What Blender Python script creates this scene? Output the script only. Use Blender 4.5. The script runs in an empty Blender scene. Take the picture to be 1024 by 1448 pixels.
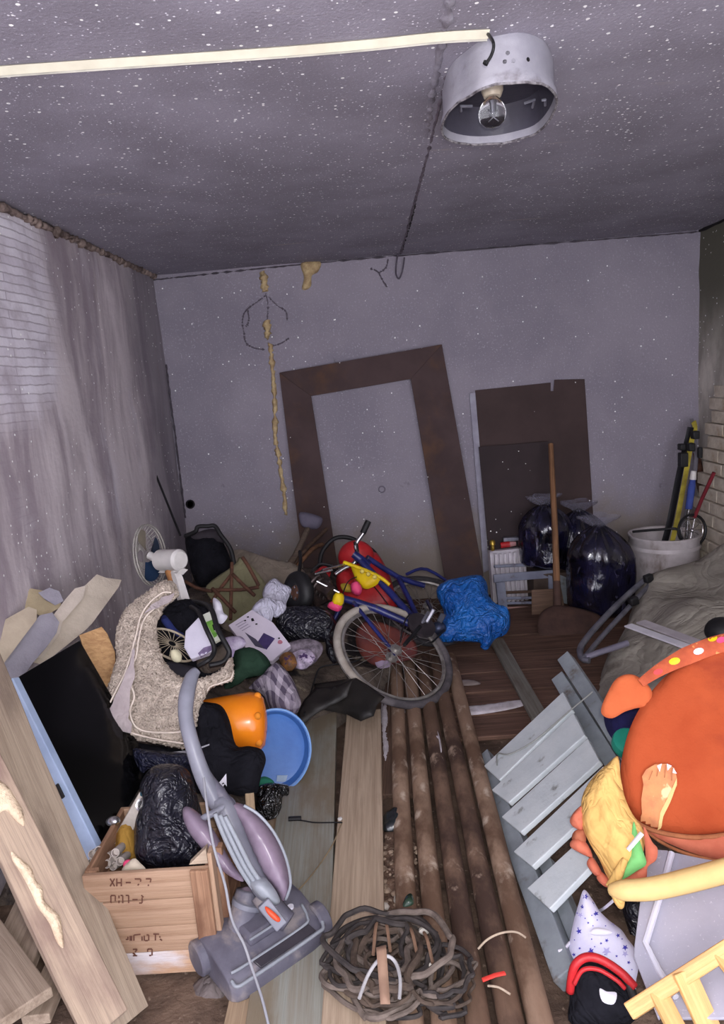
import bpy, bmesh, math, random
from mathutils import Vector, Matrix, noise
from mathutils.geometry import delaunay_2d_cdt
from mathutils.bvhtree import BVHTree
PI = math.pi
V = Vector
sc = bpy.context.scene
C = sc.collection
rnd = random.Random(7)

# ---------------- camera ----------------
F = 1000.0
CAM = V((0, 0, 1.55))
fw_ = V((517 - 512, 531 - 724, F)).normalized()            # world +Y seen from the lens
rl_ = math.radians(4.3)
dn_ = V((math.sin(rl_), math.cos(rl_), 0)); dn_ = (dn_ - fw_ * dn_.dot(fw_)).normalized()
rt_ = dn_.cross(fw_)
def ray(px, py):
    v = V((px - 512, py - 724, F)); return V((v.dot(rt_), v.dot(fw_), -v.dot(dn_)))
def P(px, py, y):
    r = ray(px, py); return CAM + r * (y / r.y)
def Pz(px, py, z=0.0):
    r = ray(px, py); return CAM + r * ((z - CAM.z) / r.z)
def proj(p):
    q = V(p) - CAM; a = q.x * rt_ + q.y * fw_ - q.z * dn_; return 512 + F * a.x / a.z, 724 + F * a.y / a.z
cd = bpy.data.cameras.new('camera'); cam = bpy.data.objects.new('camera', cd); C.objects.link(cam)
cd.sensor_fit = 'HORIZONTAL'; cd.sensor_width = 36; cd.lens = 36 * F / 1024; cd.clip_start = .02
def w_(v): return V((v.dot(rt_), v.dot(fw_), -v.dot(dn_)))
cx_, cy_, cz_ = w_(V((1, 0, 0))), w_(V((0, -1, 0))), w_(V((0, 0, -1)))
mw = Matrix((cx_, cy_, cz_)).transposed().to_4x4(); mw.translation = CAM
cam.matrix_world = mw; sc.camera = cam

# ---------------- light ----------------
W0 = bpy.data.worlds.new('world'); sc.world = W0; W0.use_nodes = True
W0.node_tree.nodes['Background'].inputs[0].default_value = (.86, .86, .97, 1)
W0.node_tree.nodes['Background'].inputs[1].default_value = 2.3
fl = bpy.data.lights.new('camera_flash', 'POINT'); fl.energy = 42; fl.shadow_soft_size = .035; fl.color = (1, .965, .93)
flo = bpy.data.objects.new('camera_flash', fl); C.objects.link(flo); flo.location = CAM + V((.03, -.02, .07))
sc.view_settings.view_transform = 'Standard'; sc.view_settings.look = 'None'
sc.view_settings.gamma = 1; sc.view_settings.use_curve_mapping = False
sc.view_settings.exposure = 1.1

# ---------------- materials ----------------
def S(c):
    def f(x):
        x /= 255.0
        return x / 12.92 if x <= .04045 else ((x + .055) / 1.055) ** 2.4
    return (f(c[0]), f(c[1]), f(c[2]), 1)
class G:
    """a small node writer"""
    def __init__(s, name):
        s.m = bpy.data.materials.new(name); s.m.use_nodes = True
        s.nt = s.m.node_tree; s.b = s.nt.nodes['Principled BSDF']
        s.co = s.nt.nodes.new('ShaderNodeTexCoord').outputs['Object']
    def lk(s, a, sock):
        if hasattr(a, 'default_value') or hasattr(a, 'links'): s.nt.links.new(a, sock)
        else: sock.default_value = a
    def n(s, t): return s.nt.nodes.new('ShaderNode' + t)
    def map(s, scale=(1, 1, 1), loc=(0, 0, 0), rot=(0, 0, 0), v=None):
        m = s.n('Mapping'); s.lk(v or s.co, m.inputs[0]); m.inputs['Scale'].default_value = scale
        m.inputs['Location'].default_value = loc; m.inputs['Rotation'].default_value = rot; return m.outputs[0]
    def noise(s, scale, v=None, det=6, rough=.6, dist=0):
        m = s.n('TexNoise'); s.lk(v or s.co, m.inputs['Vector']); m.inputs['Scale'].default_value = scale
        m.inputs['Detail'].default_value = det; m.inputs['Roughness'].default_value = rough; m.inputs['Distortion'].default_value = dist
        return m.outputs[0]
    def vor(s, scale, v=None, feat='F1', out='Distance'):
        m = s.n('TexVoronoi'); s.lk(v or s.co, m.inputs['Vector']); m.inputs['Scale'].default_value = scale; m.feature = feat
        return m.outputs[out]
    def ma(s, op, a, b=0.0, c=0.0):
        m = s.n('Math'); m.operation = op; s.lk(a, m.inputs[0]); s.lk(b, m.inputs[1]); s.lk(c, m.inputs[2]); return m.outputs[0]
    def ss(s, a, lo, hi):
        m = s.n('MapRange'); m.interpolation_type = 'SMOOTHSTEP'; s.lk(a, m.inputs[0])
        m.inputs[1].default_value = lo; m.inputs[2].default_value = hi; return m.outputs[0]
    def mix(s, f, a, b):
        m = s.n('Mix'); m.data_type = 'RGBA'; s.lk(f, m.inputs[0]); s.lk(a, m.inputs[6]); s.lk(b, m.inputs[7]); return m.outputs[2]
    def xyz(s, v=None):
        m = s.n('SeparateXYZ'); s.lk(v or s.co, m.inputs[0]); return m.outputs
    def bump(s, h, st, dist=.01):
        m = s.n('Bump'); s.lk(h, m.inputs['Height']); m.inputs['Strength'].default_value = st; m.inputs['Distance'].default_value = dist
        s.nt.links.new(m.outputs[0], s.b.inputs['Normal'])
    def fin(s, col, rough=.8, metal=0, spec=.35):
        s.lk(col, s.b.inputs['Base Color']); s.lk(rough, s.b.inputs['Roughness'])
        s.b.inputs['Metallic'].default_value = metal; s.b.inputs['Specular IOR Level'].default_value = spec; return s.m
    def specks(s, col, scale=55, r=.13, keep=.35, c=(255, 255, 255)):
        """scattered frost and dust grains, their flash glints painted as white dots: a voronoi cell is kept by its random colour"""
        d = s.vor(scale); k = s.xyz(s.vor(scale, out='Color'))[0]
        a = s.ma('LESS_THAN', d, s.ma('MULTIPLY', k, r)); b = s.ma('GREATER_THAN', k, 1 - keep)
        return s.mix(s.ma('MULTIPLY', a, b), col, S(c))
def pm(name, c1, c2=None, sc_=6, rough=.8, bump=.25, bsc=70, metal=0, st=(1, 1, 1), spec=.3, stains=(), bd=.004, speck=None, crk=None, **k):
    """general worn material: two-tone noise, stains (colour, scale, lo, hi, stretch), fine relief"""
    g = G(name); c2 = c2 or tuple(int(x * .78) for x in c1)
    v = g.map(scale=st)
    col = g.mix(g.ss(g.noise(sc_, v), .3, .7), S(c1), S(c2))
    for (c, s_, lo, hi, str_) in stains:
        col = g.mix(g.ss(g.noise(s_, g.map(scale=str_, loc=(3.1, 1.7, .4)), det=8), lo, hi), col, S(c))
    if speck: col = g.specks(col, *speck)
    if crk:      # creases of crumpled cloth or film
        n1 = g.ma('ABSOLUTE', g.ma('SUBTRACT', g.noise(crk[0], v, det=3, dist=.8), .5)); n2 = g.ma('ABSOLUTE', g.ma('SUBTRACT', g.noise(crk[0] * 2.3, g.map(scale=st, loc=(7, 3, 5)), det=3, dist=.6), .5))
        g.bump(g.ma('ADD', g.ma('ADD', g.ma('POWER', n1, .6), g.ma('MULTIPLY', n2, .6)), g.ma('MULTIPLY', g.noise(bsc, v, det=3), bump * .15)), crk[1], .03)
    elif bump: g.bump(g.noise(bsc, v, det=4), bump, bd)
    m = g.fin(col, rough, metal, spec)
    for kk, vv in k.items(): g.b.inputs[kk].default_value = vv
    return m
def wood(name, c1, c2, rough=.8, dirt=(110, 92, 76), dlo=.5, dhi=.75, gs=1.0):
    """grain along the object's own x axis"""
    g = G(name)
    gr = g.noise(9 * gs, g.map(scale=(.25, 9, 9)), det=8, rough=.65, dist=.6)
    fine = g.noise(40 * gs, g.map(scale=(.15, 8, 8)), det=4)
    col = g.mix(g.ss(gr, .32, .68), S(c1), S(c2))
    col = g.mix(g.ma('MULTIPLY', g.ss(fine, .45, .75), .3), col, S(tuple(x * .75 for x in c2)))
    col = g.mix(g.ss(g.noise(3.2, g.map(scale=(.6, 1.5, 1.5), loc=(5, 2, 1)), det=9), dlo, dhi), col, S(dirt))
    g.bump(g.ma('ADD', fine, gr), .35, .004)
    return g.fin(col, rough, 0, .25)

# ---------------- mesh helpers ----------------
WV = {}      # world-space verts/faces of built meshes, for laying prints on them
WM = {}      # world matrix of built objects
class MB:
    def __init__(s): s.v = []; s.f = []; s.M = Matrix()
    def add(s, vs, fs):
        o = len(s.v); s.v += [s.M @ V(v) for v in vs]; s.f += [tuple(i + o for i in f) for f in fs]; return s
    def box(s, c, d, M=None):
        x, y, z = [q / 2 for q in d]; c = V(c); M = M or Matrix.Identity(3)
        vs = [c + M @ V((a * x, b * y, e * z)) for a in (-1, 1) for b in (-1, 1) for e in (-1, 1)]
        return s.add(vs, [(0, 1, 3, 2), (4, 6, 7, 5), (0, 4, 5, 1), (2, 3, 7, 6), (0, 2, 6, 4), (1, 5, 7, 3)])
    def tube(s, pts, r, n=8, closed=False, flat=1.0, up=None):
        pts = [V(p) for p in pts]; k = len(pts); rs = r if isinstance(r, (list, tuple)) else [r] * k
        vs = []; fs = []; nn = None
        for i, p in enumerate(pts):
            a = pts[(i - 1) % k] if (i or closed) else p; b = pts[(i + 1) % k] if (i < k - 1 or closed) else p
            t = (b - a).normalized() if (b - a).length > 1e-9 else V((0, 0, 1))
            if nn is None:
                nn = (up or (V((0, 0, 1)) if abs(t.z) < .9 else V((1, 0, 0)))); 
            nn = (nn - t * nn.dot(t)).normalized(); bb = t.cross(nn)
            for j in range(n):
                an = 2 * PI * j / n
                vs.append(p + nn * math.cos(an) * rs[i] * flat + bb * math.sin(an) * rs[i])
        m = k if closed else k - 1
        for i in range(m):
            for j in range(n):
                a, b = i * n + j, i * n + (j + 1) % n; c, d = ((i + 1) % k) * n + j, ((i + 1) % k) * n + (j + 1) % n
                fs.append((a, b, d, c))
        if not closed:
            fs.append(tuple(reversed(range(n)))); fs.append(tuple(range((k - 1) * n, k * n)))
        return s.add(vs, fs)
    def lathe(s, prof, n=24, M=None, sx=1, sy=1, caps=True):
        M = M or Matrix(); vs = []; fs = []
        for (r, z) in prof:
            for j in range(n):
                a = 2 * PI * j / n; vs.append(M @ V((r * math.cos(a) * sx, r * math.sin(a) * sy, z)))
        for i in range(len(prof) - 1):
            for j in range(n):
                fs.append((i * n + j, i * n + (j + 1) % n, (i + 1) * n + (j + 1) % n, (i + 1) * n + j))
        if caps:
            if prof[0][0] > 1e-5: fs.append(tuple(reversed(range(n))))
            if prof[-1][0] > 1e-5: fs.append(tuple(range((len(prof) - 1) * n, len(prof) * n)))
        return s.add(vs, fs)
    def prism(s, out, t, M=None):
        """outline (x,y) in the local plane, extruded from z=0 to z=-t"""
        M = M or Matrix(); n = len(out)
        vs = [M @ V((x, y, 0)) for x, y in out] + [M @ V((x, y, -t)) for x, y in out]
        return s.add(vs, [tuple(range(n)), tuple(reversed(range(n, 2 * n)))] + [(i, n + i, n + (i + 1) % n, (i + 1) % n) for i in range(n)])
    def ball(s, c, r, nu=16, nv=10, fn=None):
        c = V(c); r = r if isinstance(r, (tuple, list)) else (r, r, r); vs = [c + V((0, 0, r[2]))]; fs = []
        for i in range(1, nv):
            th = PI * i / nv
            for j in range(nu):
                ph = 2 * PI * j / nu; d = V((math.sin(th) * math.cos(ph), math.sin(th) * math.sin(ph), math.cos(th)))
                k = 1 + (fn(d) if fn else 0); vs.append(c + V((d.x * r[0], d.y * r[1], d.z * r[2])) * k)
        vs.append(c - V((0, 0, r[2])))
        for j in range(nu):
            fs.append((0, 1 + j, 1 + (j + 1) % nu)); fs.append((len(vs) - 1, 1 + (nv - 2) * nu + (j + 1) % nu, 1 + (nv - 2) * nu + j))
        for i in range(nv - 2):
            for j in range(nu):
                a, b = 1 + i * nu + j, 1 + i * nu + (j + 1) % nu; fs.append((a, a + nu, b + nu, b))
        return s.add(vs, fs)
    def build(s, name, m, parent=None, base=None, R=None, smooth=True, bevel=0, angle=40, seg=2):
        """link as one mesh; local frame R (3x3) at base keeps grain along local x"""
        lo = V((min(v[i] for v in s.v) for i in range(3))); hi = V((max(v[i] for v in s.v) for i in range(3)))
        if base is None: base = V(((lo.x + hi.x) / 2, (lo.y + hi.y) / 2, lo.z))
        M = Matrix.Translation(base) @ (R.to_4x4() if R else Matrix()); Mi = M.inverted()
        me = bpy.data.meshes.new(name); me.from_pydata([Mi @ v for v in s.v], [], s.f); me.update()
        bm = bmesh.new(); bm.from_mesh(me); bmesh.ops.recalc_face_normals(bm, faces=bm.faces); bm.to_mesh(me); bm.free()
        o = bpy.data.objects.new(name, me); C.objects.link(o); me.materials.append(m)
        if smooth:
            me.polygons.foreach_set('use_smooth', [True] * len(me.polygons))
            if angle < 180: me.set_sharp_from_angle(angle=math.radians(angle))
        if bevel:
            b = o.modifiers.new('bevel', 'BEVEL'); b.width = bevel; b.segments = seg; b.limit_method = 'ANGLE'; b.angle_limit = math.radians(35)
        put(o, M, parent); WV[o.name] = (s.v, s.f); return o
def put(o, M, parent=None):
    WM[o.name] = M.copy()
    if parent: o.parent = parent; o.matrix_basis = WM[parent.name].inverted() @ M
    else: o.matrix_basis = M
    return o
def tag(o, label=None, cat=None, group=None, kind=None):
    for k, v in (('label', label), ('category', cat), ('group', group), ('kind', kind)):
        if v: o[k] = v
    return o
def thing(name, label, cat, loc, group=None):
    o = bpy.data.objects.new(name, None); C.objects.link(o); o.empty_display_size = .05
    put(o, Matrix.Translation(V(loc))); return tag(o, label, cat, group)
def fr(x, z):
    """3x3 frame: local x along x, local z near z"""
    x = V(x).normalized(); y = V(z).cross(x).normalized(); z = x.cross(y); return Matrix((x, y, z)).transposed()
def fr4(o, x, z): m = fr(x, z).to_4x4(); m.translation = V(o); return m
def cr(pts, k=6, closed=False):
    """Catmull-Rom through points"""
    pts = [V(p) for p in pts]; n = len(pts); out = []
    for i in range(n if closed else n - 1):
        g = (lambda j: pts[j % n]) if closed else (lambda j: pts[max(0, min(n - 1, j))])
        a, b, c, d = g(i - 1), g(i), g(i + 1), g(i + 2)
        for q in range(k):
            t = q / k; out.append(.5 * (2 * b + (c - a) * t + (2 * a - 5 * b + 4 * c - d) * t * t + (3 * b - a - 3 * c + d) * t ** 3))
    if not closed: out.append(pts[-1])
    return out
def T(pts, k=6, closed=False): return cr([P(*p) for p in pts], k, closed)
def hit(px, py, pl):
    r = ray(px, py); d = r.dot(pl[1]); return CAM + r * ((pl[0] - CAM).dot(pl[1]) / d)
def pl(px, py, y, n): return (P(px, py, y), V(n).normalized())
def pl3(a, b, c):
    a, b, c = P(*a), P(*b), P(*c); n = (b - a).cross(c - a).normalized()
    if n.dot(CAM - a) < 0: n = -n
    return (a, n)
def inpoly(x, y, o):
    c = False; j = len(o) - 1
    for i in range(len(o)):
        if (o[i][1] > y) != (o[j][1] > y) and x < (o[j][0] - o[i][0]) * (y - o[i][1]) / (o[j][1] - o[i][1]) + o[i][0]: c = not c
        j = i
    return c
def edist(x, y, o):
    m = 1e9
    for i in range(len(o)):
        ax, ay = o[i - 1]; bx, by = o[i]; dx, dy = bx - ax, by - ay; L = dx * dx + dy * dy
        t = max(0, min(1, ((x - ax) * dx + (y - ay) * dy) / L)) if L > 0 else 0
        m = min(m, math.hypot(x - ax - dx * t, y - ay - dy * t))
    return m
def triang(out, step, jit=.25):
    """2-D outline -> points, tris, boundary flag"""
    b = []
    for i in range(len(out)):
        a, c = V(out[i - 1]), V(out[i]); k = max(1, int(round((c - a).length / step)))
        for q in range(k): b.append(a + (c - a) * q / k)
    xs = [p.x for p in b]; ys = [p.y for p in b]; pts = list(b); bl = [(p.x, p.y) for p in b]
    r = random.Random(3); y = min(ys)
    while y < max(ys):
        x = min(xs)
        while x < max(xs):
            qx, qy = x + r.uniform(-jit, jit) * step, y + r.uniform(-jit, jit) * step
            if inpoly(qx, qy, bl) and edist(qx, qy, bl) > step * .45: pts.append(V((qx, qy)))
            x += step
        y += step
    n = len(b); ed = [(i, (i + 1) % n) for i in range(n)]
    rv, _, rf, ov, _, _ = delaunay_2d_cdt([V((p.x, p.y)) for p in pts], ed, [], 1, 1e-6)
    bset = set(); 
    for i, o in enumerate(ov):
        if any(q < n for q in o): bset.add(i)
    return rv, rf, bset, bl
def crump(p, s, k=4):
    a = 0; w = 1; t = 0
    for i in range(k):
        a += w * (1 - 2 * abs(noise.noise(p * s))); t += w; w *= .55; s *= 2.1
    return a / t
def puffm(mb, out_px, plane, th=.03, back=.01, amp=.008, ns=9, edge=.05, step=.02, curve=True, kind='crumple', st=(1, 1), seed=0, wav=0, hfun=None):
    """a soft or lumpy body whose silhouette is the outline laid on a plane at its real distance; th in front, back behind"""
    n = plane[1]; ws = [hit(x, y, plane) for x, y in out_px]
    c = sum(ws, V()) / len(ws); u = (V((1, 0, 0)) - n * n.x).normalized(); v = n.cross(u)
    o2 = [V(((w - c).dot(u), (w - c).dot(v), 0)) for w in ws]
    if curve: o2 = cr(o2, 4, True)
    o2 = [V((p.x, p.y)) for p in o2]
    rv, rf, bs, bl = triang(o2, step)
    fr_, bk = [], []
    for i, p in enumerate(rv):
        d = 0 if i in bs else edist(p.x, p.y, bl); e = min(d / edge, 1); s = math.sqrt(max(0, 1 - (1 - e) ** 2))
        q = V((p.x * st[0], p.y * st[1], seed * 3.7))
        nz = crump(q, ns) if kind == 'crumple' else noise.fractal(q * ns, 1, 2, 4) if kind == 'lump' else math.sin(q.x * ns * 4 + 2 * noise.noise(q * ns)) 
        if kind == 'crumple': nz = .75 * nz + .45 * crump(q + V((5, 1, 2)), ns * 2.6, 2)
        h = th * s * ((.8 + .35 * noise.noise(q * ns * .5)) if amp > .003 else 1) + amp * nz * min(1, d / (edge * .5) + .15)
        if hfun: h += hfun(p.x, p.y) * min(1, e * 1.5)
        off = n * wav * noise.noise(V((p.x, p.y, seed + 9)) * 5)
        w = c + u * p.x + v * p.y + off
        fr_.append(w + n * h); bk.append(w - n * (back * s + .0008))
    N = len(rv); vs = fr_ + [bk[i] for i in range(N)]; fs = []
    for f in rf:
        fs.append(tuple(f)); fs.append(tuple(N + i for i in reversed(f)))
    ed = {}
    for f in rf:
        for i in range(3):
            a, b = f[i - 1], f[i]; ed[(a, b)] = 1
    for (a, b) in ed:
        if (b, a) not in ed: fs.append((b, a, N + a, N + b))
    mb.add(vs, fs); return mb
def puff(name, out_px, plane, m, parent=None, angle=180, **k):
    mb = MB(); puffm(mb, out_px, plane, **k); return mb.build(name, m, parent, angle=angle)
def flat(name, out_px, plane, t, m, parent=None, bevel=.002, R=None, smooth=False):
    """a rigid panel of thickness t behind the plane"""
    n = plane[1]; ws = [hit(x, y, plane) for x, y in out_px]; k = len(ws); mb = MB()
    mb.add(ws + [w - n * t for w in ws], [tuple(range(k)), tuple(reversed(range(k, 2 * k)))] + [(i, k + i, k + (i + 1) % k, (i + 1) % k) for i in range(k)])
    return mb.build(name, m, parent, bevel=bevel, R=R, smooth=smooth)
def plank(name, A, B, w, t, m, parent=None, up=(0, 0, 1), bevel=.003, warp=.002, seg=6, seed=0):
    """a board from A to B; its own x axis runs along the grain"""
    A, B = V(A), V(B); R = fr(B - A, up); L = (B - A).length; vs = []; fs = []
    for i in range(seg + 1):
        x = L * i / seg
        for (a, b) in ((-1, -1), (1, -1), (1, 1), (-1, 1)):
            q = V((x * 3, a * 2.0, b + seed)); 
            vs.append(A + R @ V((x, a * w / 2 + warp * noise.noise(q * 1.3), b * t / 2 + warp * noise.noise(q * 1.1 + V((5, 5, 5))))))
    for i in range(seg):
        for j in range(4):
            fs.append((i * 4 + j, i * 4 + (j + 1) % 4, (i + 1) * 4 + (j + 1) % 4, (i + 1) * 4 + j))
    fs += [(3, 2, 1, 0), (seg * 4, seg * 4 + 1, seg * 4 + 2, seg * 4 + 3)]
    mb = MB(); mb.add(vs, fs); return mb.build(name, m, parent, base=A, R=R, bevel=bevel, smooth=False)
def decal(name, polys, target, m, off=.0008, step=4.0):
    """thin print or applique that follows the surface of target (a mesh or several)"""
    ts = target if isinstance(target, (list, tuple)) else [target]; vs = []; fs = []
    for t in ts:
        a, b = WV[t.name]; o = len(vs); vs += list(a); fs += [tuple(i + o for i in f) for f in b]
    bvh = BVHTree.FromPolygons(vs, fs); mb = MB()
    for po in polys:
        rv, rf, _, _ = triang([V(p) for p in po], step, 0); ok = []; w = []
        for p in rv:
            r = ray(p.x, p.y).normalized(); h, n, _, _ = bvh.ray_cast(CAM, r)
            if h is None: ok.append(0); w.append(V()); continue
            if n.dot(r) > 0: n = -n
            ok.append(1); w.append(h + n * off - r * off)
        mb.add(w, [tuple(f) for f in rf if all(ok[i] for i in f)])
    used = sorted({i for f in mb.f for i in f}); mp = {a: b for b, a in enumerate(used)}
    if not used: return None
    mb.v = [mb.v[i] for i in used]; mb.f = [tuple(mp[i] for i in f) for f in mb.f]
    return mb.build(name, m, ts[0], angle=180)
# ---------------- the room ----------------
XL, XR, YB, ZC = -1.30, 2.165, 4.70, 2.28
def sheet(name, o, u, v, nu, nv, amp, ns, m, n, kind='structure', seed=0, hf=None):
    mb = MB(); o, u, v, n = V(o), V(u), V(v), V(n); vs = []
    for j in range(nv + 1):
        for i in range(nu + 1):
            p = o + u * (i / nu) + v * (j / nv); h = amp * noise.fractal(p * ns + V((seed, 0, 0)), 1, 2, 4)
            if hf: h += hf(p)
            vs.append(p + n * h)
    fs = [(j * (nu + 1) + i, j * (nu + 1) + i + 1, (j + 1) * (nu + 1) + i + 1, (j + 1) * (nu + 1) + i) for j in range(nv) for i in range(nu)]
    mb.add(vs, fs); ob = mb.build(name, m, base=V((0, 0, 0)), angle=180); ob['kind'] = kind; return ob
def m_ceiling():
    g = G('frosted grey ceiling paint')
    col = g.mix(g.ss(g.noise(2.2), .3, .7), S((150, 145, 158)), S((128, 123, 134)))
    col = g.mix(g.ss(g.noise(140, det=3), .58, .78), col, S((185, 182, 195)))
    col = g.mix(g.ss(g.noise(5, g.map(scale=(.4, 2.5, 1), loc=(2, 5, 0)), det=8), .62, .8), col, S((170, 160, 155)))
    col = g.specks(col, 42, .20, .28); col = g.specks(col, 95, .24, .22, (225, 222, 232))
    g.bump(g.noise(120, det=3), .5, .004); return g.fin(col, .8)
def m_back():
    g = G('violet grey painted plaster')
    col = g.mix(g.ss(g.noise(1.6, det=8), .3, .7), S((148, 141, 152)), S((130, 124, 136)))
    col = g.mix(g.ss(g.noise(90, det=3), .55, .8), col, S((178, 173, 186)))
    col = g.mix(g.ma('MULTIPLY', g.ss(g.noise(7, g.map(loc=(4, 1, 2)), det=10), .66, .74), .55), col, S((95, 90, 98)))
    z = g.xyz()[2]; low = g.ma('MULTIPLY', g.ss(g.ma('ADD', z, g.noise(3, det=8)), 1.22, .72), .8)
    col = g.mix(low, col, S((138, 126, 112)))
    col = g.specks(col, 24, .12, .22)
    g.bump(g.noise(60, det=6), .5, .005); return g.fin(col, .75)
def m_left():
    g = G('scraped pale plaster over old brick')
    X, Y, Z = g.xyz()
    st = g.map(scale=(1, 1.6, .32)); n1 = g.noise(2.6, st, det=9, rough=.62, dist=.5)
    col = g.mix(g.ss(n1, .38, .62), S((214, 204, 208)), S((160, 148, 156)))
    # the upper front corner is bare: pale streaked brick courses
    bx = g.ma('ADD', g.ss(Y, 3.35, 2.7), g.ma('ADD', g.ss(Z, 1.3, 1.75), g.ma('MULTIPLY', g.noise(3.4, det=9), 1.0)))
    pale = g.ma('MULTIPLY', g.ss(bx, 1.55, 2.2), .9)
    br = g.n('TexBrick'); cb_ = g.n('CombineXYZ'); g.lk(Y, cb_.inputs[0]); g.lk(g.ma('ADD', Z, g.ma('MULTIPLY', g.noise(4), .03)), cb_.inputs[1]); g.lk(cb_.outputs[0], br.inputs[0]); br.inputs['Scale'].default_value = 1
    br.inputs['Brick Width'].default_value = .9; br.inputs['Row Height'].default_value = .034; br.inputs['Mortar Size'].default_value = .003
    br.inputs['Color1'].default_value = S((240, 236, 246)); br.inputs['Color2'].default_value = S((222, 216, 228)); br.inputs['Mortar'].default_value = S((184, 176, 188))
    bc = g.mix(g.ss(g.noise(7, det=9), .40, .80), br.outputs[0], S((176, 166, 176)))
    col = g.mix(pale, col, bc)
    w = g.ma('MULTIPLY', g.ss(g.noise(1.9, g.map(scale=(1, 2.2, .5), loc=(1, 3, 8)), det=9, rough=.7), .50, .74), .6)
    col = g.mix(w, col, S((232, 228, 240)))
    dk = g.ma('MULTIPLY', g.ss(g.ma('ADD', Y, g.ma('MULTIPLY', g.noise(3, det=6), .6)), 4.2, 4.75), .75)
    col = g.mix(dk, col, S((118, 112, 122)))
    col = g.mix(g.ma('MULTIPLY', g.ss(g.noise(9, g.map(scale=(1, 1.5, .25), loc=(2, 2, 2)), det=8), .6, .75), .5), col, S((140, 126, 126)))
    col = g.specks(col, 30, .14, .16)
    g.bump(g.ma('ADD', g.noise(45, det=6), g.ma('MULTIPLY', g.ma('MULTIPLY', br.outputs[1], pale), -1)), .45, .006); return g.fin(col, .85)
def m_right():
    g = G('old greenish plaster')
    X, Y, Z = g.xyz()
    col = g.mix(g.ss(g.noise(5, g.map(scale=(1, 1, .5)), det=9), .35, .65), S((208, 202, 192)), S((156, 150, 142)))
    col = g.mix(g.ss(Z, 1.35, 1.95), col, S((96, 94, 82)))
    col = g.specks(col, 30, .14, .2)
    g.bump(g.noise(40, det=6), .5, .006); return g.fin(col, .85)
def m_floor():
    g = G('dirty trodden floor')
    col = g.mix(g.ss(g.noise(6, det=10), .35, .65), S((112, 92, 78)), S((70, 55, 46)))
    col = g.mix(g.ss(g.noise(50, det=4), .6, .75), col, S((150, 132, 116)))
    g.bump(g.noise(35, det=8), .9, .012); return g.fin(col, .9)
sheet('floor', (XL - .1, -.6, 0), (XR - XL + .2, 0, 0), (0, YB + .7, 0), 60, 90, .004, 6, m_floor(), (0, 0, 1))
gro = [P(640, 60, 1)]  # groove runs from the lamp to the back wall, in the ceiling plane
G0, G1 = V((.256, 1.0, 0)), V((.276, YB, 0))
sheet('ceiling', (XL - .02, -.6, ZC), (XR - XL + .04, 0, 0), (0, YB + .62, 0), 60, 90, .004, 2, m_ceiling(), (0, 0, -1))
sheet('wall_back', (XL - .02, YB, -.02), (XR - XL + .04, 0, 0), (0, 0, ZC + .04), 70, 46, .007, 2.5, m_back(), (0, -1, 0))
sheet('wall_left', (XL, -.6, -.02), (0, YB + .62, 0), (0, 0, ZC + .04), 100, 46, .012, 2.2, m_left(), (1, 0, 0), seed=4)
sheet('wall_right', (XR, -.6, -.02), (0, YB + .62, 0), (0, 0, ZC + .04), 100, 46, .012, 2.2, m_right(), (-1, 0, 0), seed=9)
M_mortar = pm('crumbling mortar', (150, 132, 124), (96, 82, 78), 14, bump=.9, bsc=50, bd=.01)
M_cline = pm('dark grey corner line', (84, 78, 86), (58, 52, 60), 20)  # dark grey for the thin lines along the room corners
M_dark = pm('flat black', (28, 24, 28), (16, 14, 16), rough=.9)  # plain black, shared by gaps, holes, bores and small prints
def crumb(name, pts, r, m, seed=0, n=8, k=10, am=.5, kind='structure', parent=None, flat_=1):
    """ragged bead of plaster or foam along a path"""
    q = cr([V(p) for p in pts], k); rs = [r * (1 + am * noise.noise(V((i * .55, seed, 1))) * 1.6) for i in range(len(q))]
    q = [p + V((noise.noise(V((i * .8, seed, 3))), 0, noise.noise(V((i * .8, seed, 7))))) * r * am * .7 for i, p in enumerate(q)]
    mb = MB(); mb.tube(q, rs, n, flat=flat_); 
    mb.v = [v + V((noise.noise(v * 60), noise.noise(v * 60 + V((9, 0, 0))), noise.noise(v * 60 + V((0, 9, 0))))) * r * .45 for v in mb.v]
    o = mb.build(name, m, parent, angle=180)
    if kind: o['kind'] = kind
    return o
crumb('trim_1', [(XL + .01, 2.3, ZC - .02), (XL + .012, 3.0, ZC - .018), (XL + .01, 3.6, ZC - .012), (XL + .01, 4.2, ZC - .01), (XL + .012, 4.68, ZC - .008)], .012, M_mortar, 1, k=60, am=1.3)
crumb('trim_2', [(XL, 4.69, ZC - .03), (0, 4.695, ZC - .006), (XR, 4.69, ZC - .01)], .004, M_cline, 2, k=60, am=1.2)
crumb('trim_3', [(XL + .012, 4.69, 1.72), (XL + .012, 4.69, 1.2), (XL + .01, 4.69, .7)], .006, M_cline, 3, k=24)
crumb('trim_4', [(XR - .01, 3.9, ZC - .005), (XR - .012, 4.69, ZC - .005)], .009, M_dark, 4, k=14)
# groove with a scar of filler along the ceiling
crumb('trim_5', [(.262, 1.95, ZC + .003), (.27, 2.6, ZC + .002), (.273, 3.4, ZC + .001), (.276, 4.66, ZC)], .006, pm('grey filler', (118, 108, 118), (84, 76, 86), 20, bump=.8), 5, k=30)
crumb('trim_6', [(.276, 3.35, ZC), (.280, 4.0, ZC), (.276, 4.64, ZC)], .007, M_dark, 6, k=24, flat_=.5)
crumb('trim_7', [(.225, 1.5, ZC + .004), (.235, 2.0, ZC + .004), (.25, 2.45, ZC + .008)], .011, pm('pale filler', (150, 146, 156), (112, 106, 116), 20, bump=.9), 8, k=24)
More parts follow.
